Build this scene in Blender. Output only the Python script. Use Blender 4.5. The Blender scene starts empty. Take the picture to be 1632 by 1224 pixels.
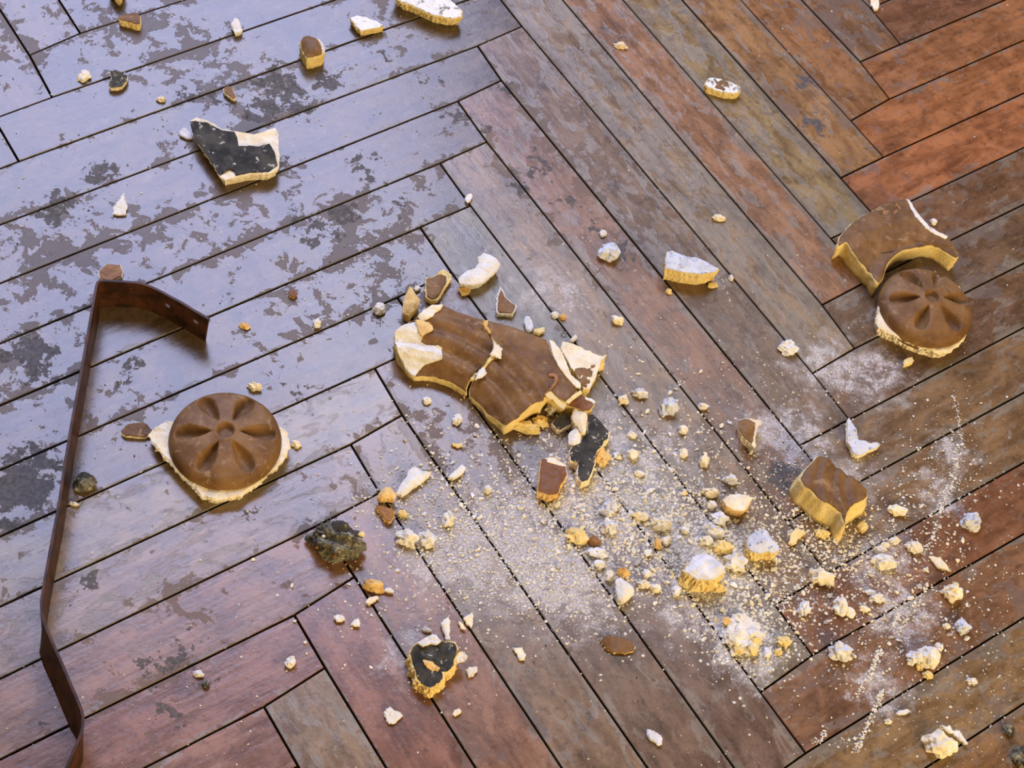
import bpy, bmesh, math, random
from mathutils import Vector, Matrix, noise
from mathutils.geometry import delaunay_2d_cdt

# ------------------------------------------------------------------ camera
S = bpy.context.scene
COL = S.collection
CW = Vector((0.0, -0.8864349833, 1.2915037087))
RC = ((0.9744811656, 0.1850706376, 0.1270248676),      # rows: camera right, down, forward in the world
      (0.2244692805, -0.8034411224, -0.5514489143),
      (0.0, 0.5658897614, -0.8244809143))
F = 2740.0
cam_d = bpy.data.cameras.new('camera')
cam = bpy.data.objects.new('camera', cam_d)
COL.objects.link(cam)
cam_d.sensor_fit = 'HORIZONTAL'
cam_d.sensor_width = 36.0
cam_d.lens = F / 1632 * 36
r, d, f = (Vector(v) for v in RC)
M = Matrix((r, -d, -f)).transposed().to_4x4()
M.translation = CW
cam.matrix_world = M
S.camera = cam

# ------------------------------------------------------------------ light
S.view_settings.view_transform = 'Standard'
S.view_settings.look = 'None'
S.view_settings.gamma = 1.0
S.view_settings.use_curve_mapping = False
S.view_settings.exposure = 0.02
w = bpy.data.worlds.new('room'); S.world = w
w.use_nodes = True
w.node_tree.nodes['Background'].inputs[0].default_value = (1.0, 0.74, 0.42, 1)
w.node_tree.nodes['Background'].inputs[1].default_value = 0.26

def area(name, loc, target, sx, sy, col, power):
    l = bpy.data.lights.new(name, 'AREA'); l.shape = 'RECTANGLE'
    l.size = sx; l.size_y = sy; l.color = col; l.energy = power
    o = bpy.data.objects.new(name, l); COL.objects.link(o)
    o.location = loc
    o.rotation_euler = (Vector(target) - Vector(loc)).to_track_quat('-Z', 'Y').to_euler()
    return o
# tall window in the far left wall, a higher fanlight straight behind, plus an added warm fill at front right for the yellow sides
area('window_light_left', (-1.30, 2.45, 3.0), (-0.3, 0.1, 0), 2.2, 2.8, (0.54, 0.61, 1.0), 225)
area('window_light_high', (0.12, 1.75, 2.75), (0, 0, 0), 1.3, 1.0, (0.90, 0.94, 1.0), 15)
area('warm_fill_right', (1.75, -1.9, 1.0), (0.1, 0, 0), 1.1, 1.6, (1.0, 0.76, 0.40), 74)

# ------------------------------------------------------------------ helpers
def at(u, v, z=0.0):
    """point of the plane z seen at photo position (u, v)"""
    x, y = (u - 816) / F, (v - 612) / F
    dr = r * x + d * y + f
    return CW + dr * ((z - CW.z) / dr.z)

def lin(rgb):
    return tuple(((c / 255) / 12.92 if c <= 10 else (((c / 255) + 0.055) / 1.055) ** 2.4) for c in rgb)

def crop(ox, oy, s, pts):
    return [(ox + x / s, oy + y / s) for x, y in pts]

def link(name, me, parent=None):
    o = bpy.data.objects.new(name, me); COL.objects.link(o)
    if parent: o.parent = parent
    return o

def tag(o, label=None, cat=None, group=None, kind=None):
    if label: o['label'] = label
    if cat: o['category'] = cat
    if group: o['group'] = group
    if kind: o['kind'] = kind
    return o

def empty(name, loc):
    o = bpy.data.objects.new(name, None); COL.objects.link(o)
    o.location = loc; o.empty_display_size = 0.02
    return o

def mesh(name, verts, faces, mats, fm=None, smooth=None):
    me = bpy.data.meshes.new(name)
    me.from_pydata([tuple(v) for v in verts], [], faces)
    for m in mats: me.materials.append(m)
    if fm: me.polygons.foreach_set('material_index', fm)
    if smooth is not None:
        me.polygons.foreach_set('use_smooth', smooth if isinstance(smooth, list) else [smooth] * len(faces))
    me.update()
    return me

# ------------------------------------------------------------------ materials
class NT:
    def __init__(s, name):
        s.m = bpy.data.materials.new(name); s.m.use_nodes = True
        s.t = s.m.node_tree; s.t.nodes.clear()
        s.out = s.t.nodes.new('ShaderNodeOutputMaterial')
        s.b = s.t.nodes.new('ShaderNodeBsdfPrincipled')
        s.t.links.new(s.b.outputs[0], s.out.inputs[0])
    def n(s, typ, **kw):
        x = s.t.nodes.new('ShaderNode' + typ)
        for k, v in kw.items(): setattr(x, k, v)
        return x
    def put(s, sock, v):
        if isinstance(v, bpy.types.NodeSocket): s.t.links.new(v, sock)
        elif v is not None: sock.default_value = v
    def math(s, op, a, b=None, c=None, clamp=False):
        x = s.n('Math', operation=op, use_clamp=clamp)
        for i, v in enumerate((a, b, c)):
            if v is not None: s.put(x.inputs[i], v)
        return x.outputs[0]
    def mix(s, fac, a, b, blend='MIX'):
        x = s.n('Mix', data_type='RGBA', blend_type=blend)
        s.put(x.inputs[0], fac)
        for i, v in ((6, a), (7, b)):
            if isinstance(v, (tuple, list)): v = tuple(v)[:3] + (1,)
            s.put(x.inputs[i], v)
        return x.outputs[2]
    def noise(s, vec, scale, detail=4, rough=0.55, dist=0.0):
        x = s.n('TexNoise'); s.put(x.inputs['Vector'], vec)
        x.inputs['Scale'].default_value = scale; x.inputs['Detail'].default_value = detail
        x.inputs['Roughness'].default_value = rough; x.inputs['Distortion'].default_value = dist
        return x.outputs[0]
    def step(s, v, lo, hi, a=0.0, b=1.0):
        x = s.n('MapRange', interpolation_type='SMOOTHSTEP')
        s.put(x.inputs[0], v); s.put(x.inputs[1], lo); s.put(x.inputs[2], hi)
        x.inputs[3].default_value = a; x.inputs[4].default_value = b
        return x.outputs[0]
    def bump(s, h, strength, dist):
        x = s.n('Bump'); x.inputs['Strength'].default_value = strength; x.inputs['Distance'].default_value = dist
        s.put(x.inputs['Height'], h); s.put(s.b.inputs['Normal'], x.outputs[0])
    def fin(s, col, rough, spec=0.5, metal=0.0):
        if isinstance(col, tuple): col = col[:3] + (1,)
        s.put(s.b.inputs['Base Color'], col); s.put(s.b.inputs['Roughness'], rough)
        s.put(s.b.inputs['Specular IOR Level'], spec); s.put(s.b.inputs['Metallic'], metal)
        return s.m

def plaster(name, c1, c2, tint=False, rough=0.9):
    t = NT(name); P = t.n('NewGeometry').outputs['Position']
    n1 = t.noise(P, 90, 5, 0.6); n2 = t.noise(P, 420, 3, 0.6)
    col = t.mix(t.step(n1, 0.36, 0.66), c1, c2)
    col = t.mix(t.math('MULTIPLY', t.step(n2, 0.62, 0.72), 0.35), col, tuple(x * 0.55 for x in c2))
    if tint:
        col = t.mix(1.0, col, t.n('ObjectInfo').outputs['Color'], 'MULTIPLY')
    t.bump(t.math('ADD', n1, t.math('MULTIPLY', n2, 0.5)), 0.8, 0.0018)
    return t.fin(col, rough, 0.2)

M_CREAM = plaster('cream_plaster', (0.88, 0.80, 0.61), (0.80, 0.67, 0.44))
M_YELLOW = plaster('yellow_plaster', (0.84, 0.68, 0.33), (0.76, 0.56, 0.21))
M_WHITE = plaster('white_plaster', (0.82, 0.78, 0.69), (0.73, 0.67, 0.54))
M_GREY = plaster('grey_white_plaster', (0.80, 0.79, 0.78), (0.62, 0.60, 0.58))
M_ORANGE = plaster('ochre_plaster', (0.82, 0.57, 0.23), (0.68, 0.41, 0.14))
M_CRUMB = plaster('crumb_plaster', (1, 1, 1), (0.86, 0.83, 0.78), tint=True)

def paint(name, base, worn, pale, wear=0.62, rough=0.5, scale=40):
    t = NT(name); P = t.n('NewGeometry').outputs['Position']
    n1 = t.noise(P, scale, 5, 0.6); n2 = t.noise(P, scale * 9, 3, 0.6); n3 = t.noise(P, scale * 2.3, 6, 0.7, 0.6)
    col = t.mix(t.step(n1, 0.32, 0.68), base, worn)
    col = t.mix(t.math('MULTIPLY', t.step(n3, wear, wear + 0.12), 0.6), col, pale)
    col = t.mix(t.math('MULTIPLY', t.step(n2, 0.60, 0.74), 0.25), col, tuple(x * 1.9 for x in worn))
    t.bump(t.math('ADD', t.math('MULTIPLY', n2, 0.4), n1), 0.35, 0.0008)
    return t.fin(col, rough, 0.22)

M_BROWN = paint('brown_paint', (0.130, 0.060, 0.020), (0.240, 0.125, 0.044), (0.38, 0.25, 0.13), 0.55, 0.55)
M_RED = paint('red_brown_paint', (0.165, 0.066, 0.025), (0.22, 0.096, 0.038), (0.30, 0.17, 0.09), 0.66)
M_RUST = paint('rusty_iron', (0.020, 0.009, 0.006), (0.082, 0.029, 0.013), (0.13, 0.065, 0.035), 0.6, 0.5, 55)
M_OCHRE = paint('ochre_coat', (0.34, 0.16, 0.045), (0.24, 0.10, 0.03), (0.55, 0.34, 0.13))

def dark_coat():
    t = NT('black_grey_coat'); P = t.n('NewGeometry').outputs['Position']
    n1 = t.noise(P, 55, 6, 0.65); n2 = t.noise(P, 130, 6, 0.7, 0.4)
    col = t.mix(t.step(n1, 0.35, 0.68), (0.022, 0.021, 0.019), (0.075, 0.068, 0.054))
    col = t.mix(t.step(n2, 0.595, 0.63), col, (0.46, 0.43, 0.36))
    t.bump(t.math('ADD', n1, n2), 0.5, 0.001)
    return t.fin(col, 0.8, 0.2)
M_DARK = dark_coat()

def mottled(name, a, b, c, lo=0.5):
    t = NT(name); P = t.n('NewGeometry').outputs['Position']
    n1 = t.noise(P, 75, 6, 0.68, 0.5); n2 = t.noise(P, 210, 5, 0.65)
    col = t.mix(t.step(n1, lo, lo + 0.05), a, b)
    col = t.mix(t.step(n2, 0.56, 0.66), col, c)
    t.bump(t.math('ADD', n1, t.math('MULTIPLY', n2, 0.6)), 0.9, 0.0022)
    return t.fin(col, 0.92, 0.15)
M_MOTTLE = mottled('mottled_white_skin', (0.86, 0.84, 0.77), (0.24, 0.21, 0.17), (0.70, 0.62, 0.46), 0.54)
M_SOOT = mottled('sooty_plaster', (0.170, 0.155, 0.108), (0.060, 0.055, 0.045), (0.38, 0.35, 0.24), 0.47)
M_SPECK = mottled('speckled_white_skin', (0.68, 0.69, 0.72), (0.58, 0.58, 0.61), (0.22, 0.22, 0.25), 0.5)

# parquet: varnish worn to a grey film, slate-coloured patches (most of them bare), plaster dust
DUST = [(800, 875, 62, 1.25), (900, 915, 55, 1.35), (700, 880, 48, .6), (1000, 800, 62, .8), (1150, 885, 45, .8), (1185, 1025, 34, 1.3),
        (1265, 690, 34, 1.05), (1310, 585, 36, .75), (1385, 600, 40, .6), (870, 470, 45, .45), (906, 464, 9, 1.2), (1215, 690, 30, .7), (1100, 950, 52, .6),
        (950, 700, 48, .5), (630, 790, 40, .45), (1520, 720, 22, .75), (1500, 790, 24, .8), (1440, 985, 36, .8), (1395, 1090, 26, .8), (1400, 890, 42, .5),
        (655, 1035, 26, .5), (1210, 1085, 18, .7), (880, 780, 45, .6), (1060, 720, 40, .4), (1345, 760, 40, .4)]
SLATE = [(48, 565, 26), (25, 785, 34), (60, 745, 20), (35, 720, 14), (808, 140, 12), (738, 178, 13), (765, 212, 11), (868, 262, 13), (905, 318, 13), (945, 362, 13), (985, 400, 14),
         (565, 255, 13), (588, 280, 14), (100, 330, 16), (75, 350, 14), (565, 345, 14), (635, 335, 10), (280, 1048, 16), (305, 1030, 13), (228, 1062, 11), (148, 938, 12), (264, 1140, 14),
         (1280, 130, 18), (1300, 200, 14), (1258, 745, 26), (1246, 770, 20), (975, 50, 12), (440, 140, 26), (520, 130, 18), (420, 260, 14), (540, 350, 16), (690, 130, 10), (830, 290, 12), (300, 150, 10), (200, 600, 10), (210, 590, 8), (480, 610, 9), (330, 1080, 8), (70, 1150, 9), (400, 820, 9), (500, 368, 14), (470, 345, 10), (420, 175, 20), (470, 160, 18), (350, 165, 14), (160, 275, 16), (620, 90, 10), (70, 590, 14)]  # the pair left of the ribbed fragment only darkens and dulls the planks

def parquet():
    t = NT('worn_parquet')
    P = t.n('NewGeometry').outputs['Position']; UV = t.n('UVMap').outputs[0]
    oi = t.n('ObjectInfo'); tint = oi.outputs['Color']; wear = oi.outputs['Alpha']
    sx = t.n('SeparateXYZ'); t.put(sx.inputs[0], UV)
    st = t.n('VectorMath', operation='MULTIPLY'); t.put(st.inputs[0], UV); st.inputs[1].default_value = (1, 14, 1)
    grain = t.noise(st.outputs[0], 9, 6, 0.62, 0.3)
    st2 = t.n('VectorMath', operation='MULTIPLY'); t.put(st2.inputs[0], UV); st2.inputs[1].default_value = (1, 2.2, 1)
    blot = t.noise(st2.outputs[0], 22, 6, 0.66, 0.5)
    film = t.noise(st2.outputs[0], 30, 8, 0.70, 0.6)
    fine = t.noise(P, 260, 4, 0.6)
    # edge of the plank: v runs -1..1 in the second map
    ev = t.n('UVMap'); ev.uv_map = 'across'
    es = t.n('SeparateXYZ'); t.put(es.inputs[0], ev.outputs[0])
    edge = t.math('POWER', t.math('ABSOLUTE', es.outputs[1]), 4.0)
    # distorted position for the blobs
    nv = t.n('TexNoise'); t.put(nv.inputs['Vector'], P); nv.inputs['Scale'].default_value = 48; nv.inputs['Detail'].default_value = 6; nv.inputs['Roughness'].default_value = 0.68
    off = t.n('VectorMath', operation='SUBTRACT'); t.put(off.inputs[0], nv.outputs['Color']); off.inputs[1].default_value = (.5, .5, .5)
    sc = t.n('VectorMath', operation='SCALE'); t.put(sc.inputs[0], off.outputs[0]); sc.inputs['Scale'].default_value = 0.10
    ad = t.n('VectorMath', operation='ADD'); t.put(ad.inputs[0], P); t.put(ad.inputs[1], sc.outputs[0]); PD = ad.outputs[0]
    def blobs(lst, smooth):
        acc = None
        for b in lst:
            c = at(b[0], b[1])
            dn = t.n('VectorMath', operation='DISTANCE'); t.put(dn.inputs[0], PD); dn.inputs[1].default_value = c
            R = b[2] * 1e-3; s = b[3] if len(b) > 3 else 1.0
            mr = t.n('MapRange', interpolation_type='SMOOTHSTEP' if smooth else 'LINEAR')
            t.put(mr.inputs[0], dn.outputs['Value']); mr.inputs[1].default_value = R * (1.25 if smooth else 1.0); mr.inputs[2].default_value = 0
            mr.inputs[3].default_value = 0; mr.inputs[4].default_value = s
            acc = mr.outputs[0] if acc is None else t.math('ADD' if smooth else 'MAXIMUM', acc, mr.outputs[0])
        return acc
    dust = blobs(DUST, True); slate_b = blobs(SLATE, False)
    # varnish colour
    dk = t.mix(1.0, tint, (0.62, 0.55, 0.52), 'MULTIPLY')
    col = t.mix(t.step(grain, 0.30, 0.70), dk, tint)
    col = t.mix(t.math('MULTIPLY', t.step(blot, 0.40, 0.62), 0.75), col, t.mix(1.0, tint, (1.42, 1.46, 1.50), 'MULTIPLY'))
    # worn film
    thr = t.math('SUBTRACT', 0.80, t.math('MULTIPLY', wear, 0.55))
    fv = t.math('ADD', film, t.math('MULTIPLY', edge, 0.20))
    fm = t.step(fv, t.math('SUBTRACT', thr, 0.035), t.math('ADD', thr, 0.05))
    grey = t.mix(t.step(grain, 0.3, 0.7), (0.145, 0.115, 0.078), (0.245, 0.203, 0.144))
    col = t.mix(t.math('MULTIPLY', fm, 0.82), col, t.mix(0.10, grey, tint))
    # scuffs and dark pocks
    scv = t.noise(st2.outputs[0], 75, 6, 0.72, 0.8)
    col = t.mix(t.math('MULTIPLY', t.step(scv, 0.54, 0.66), 0.25), col, (0.30, 0.255, 0.205))
    pock = t.noise(P, 120, 5, 0.7, 0.3)
    col = t.mix(t.math('MULTIPLY', t.step(pock, 0.53, 0.66), 0.62), col, t.mix(1.0, col, (0.42, 0.38, 0.36), 'MULTIPLY'))
    big = t.noise(P, 17, 7, 0.70, 0.5)
    col = t.mix(t.math('MULTIPLY', t.step(big, 0.49, 0.60), 0.52), col, t.mix(1.0, col, (0.50, 0.46, 0.44), 'MULTIPLY'))
    # flaked patches where the varnish has lost its gloss
    flk = t.math('ADD', t.math('MULTIPLY', t.noise(P, 46, 8, 0.70, 0.3), 0.75), t.math('MULTIPLY', t.noise(P, 5.5, 3, 0.5), 0.45))
    old2 = blobs([(430, 150, 70, .07), (300, 280, 120, .018), (180, 520, 250, .015), (780, 200, 90, .05), (600, 330, 80, .03), (1350, 150, 60, .02)], True)
    fl = t.step(t.math('ADD', t.math('ADD', flk, t.math('MULTIPLY', edge, 0.10)), old2), 0.682, 0.700)
    col = t.mix(t.math('MULTIPLY', fl, 0.72), col, t.mix(0.35, (0.125, 0.098, 0.078), tint))
    # slate patches, mostly bare
    n2 = t.noise(P, 30, 7, 0.66, 0.3)
    old = blobs([(180, 520, 330, .055), (420, 200, 260, .035), (850, 220, 120, .03)], True)
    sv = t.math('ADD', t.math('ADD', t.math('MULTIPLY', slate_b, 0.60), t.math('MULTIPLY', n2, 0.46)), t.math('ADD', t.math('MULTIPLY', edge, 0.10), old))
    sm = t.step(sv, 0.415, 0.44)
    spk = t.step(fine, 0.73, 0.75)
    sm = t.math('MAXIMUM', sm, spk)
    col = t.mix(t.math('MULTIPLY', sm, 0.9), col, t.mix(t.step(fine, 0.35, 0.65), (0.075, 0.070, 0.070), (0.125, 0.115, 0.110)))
    # dust
    dn = t.math('MULTIPLY', t.math('MULTIPLY', dust, 2.0), t.math('ADD', 0.15, t.math('MULTIPLY', t.step(t.noise(P, 70, 7, 0.72, 0.4), 0.40, 0.64), 1.1)))
    dfine = t.step(t.noise(P, 500, 3, 0.6), 0.40, 0.62, 0.45, 1.0)
    dm = t.math('MULTIPLY', t.math('MINIMUM', dn, 0.92), dfine)
    col = t.mix(dm, col, (0.60, 0.57, 0.55))
    ro = t.math('ADD', t.math('ADD', 0.21, t.math('MULTIPLY', fm, 0.10)), t.math('MULTIPLY', t.step(blot, 0.3, 0.7), 0.06))
    ro = t.math('ADD', ro, t.math('MULTIPLY', fl, 0.22))
    ro = t.math('ADD', ro, t.math('ADD', t.math('MULTIPLY', sm, 0.3), t.math('MULTIPLY', dm, 0.4)), clamp=True)
    sp = t.math('MULTIPLY', t.math('SUBTRACT', 0.54, t.math('MULTIPLY', sm, 0.43)), t.math('SUBTRACT', 1.0, t.math('MULTIPLY', dm, 0.8)))
    sp = t.math('MULTIPLY', sp, t.math('SUBTRACT', 1.0, t.math('MULTIPLY', fl, 0.45)))
    hgt = t.math('SUBTRACT', t.math('SUBTRACT', t.math('MULTIPLY', grain, 0.5), t.math('MULTIPLY', fl, 0.3)), t.math('ADD', t.math('MULTIPLY', sm, 0.5), t.math('MULTIPLY', fm, 0.2)))
    t.bump(t.math('ADD', hgt, t.math('MULTIPLY', fine, 0.25)), 0.35, 0.0009)
    return t.fin(col, ro, sp)
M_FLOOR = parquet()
t_ = NT('joint_dirt'); M_JOINT = t_.fin((0.016, 0.013, 0.012), 0.95, 0.1)

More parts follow.
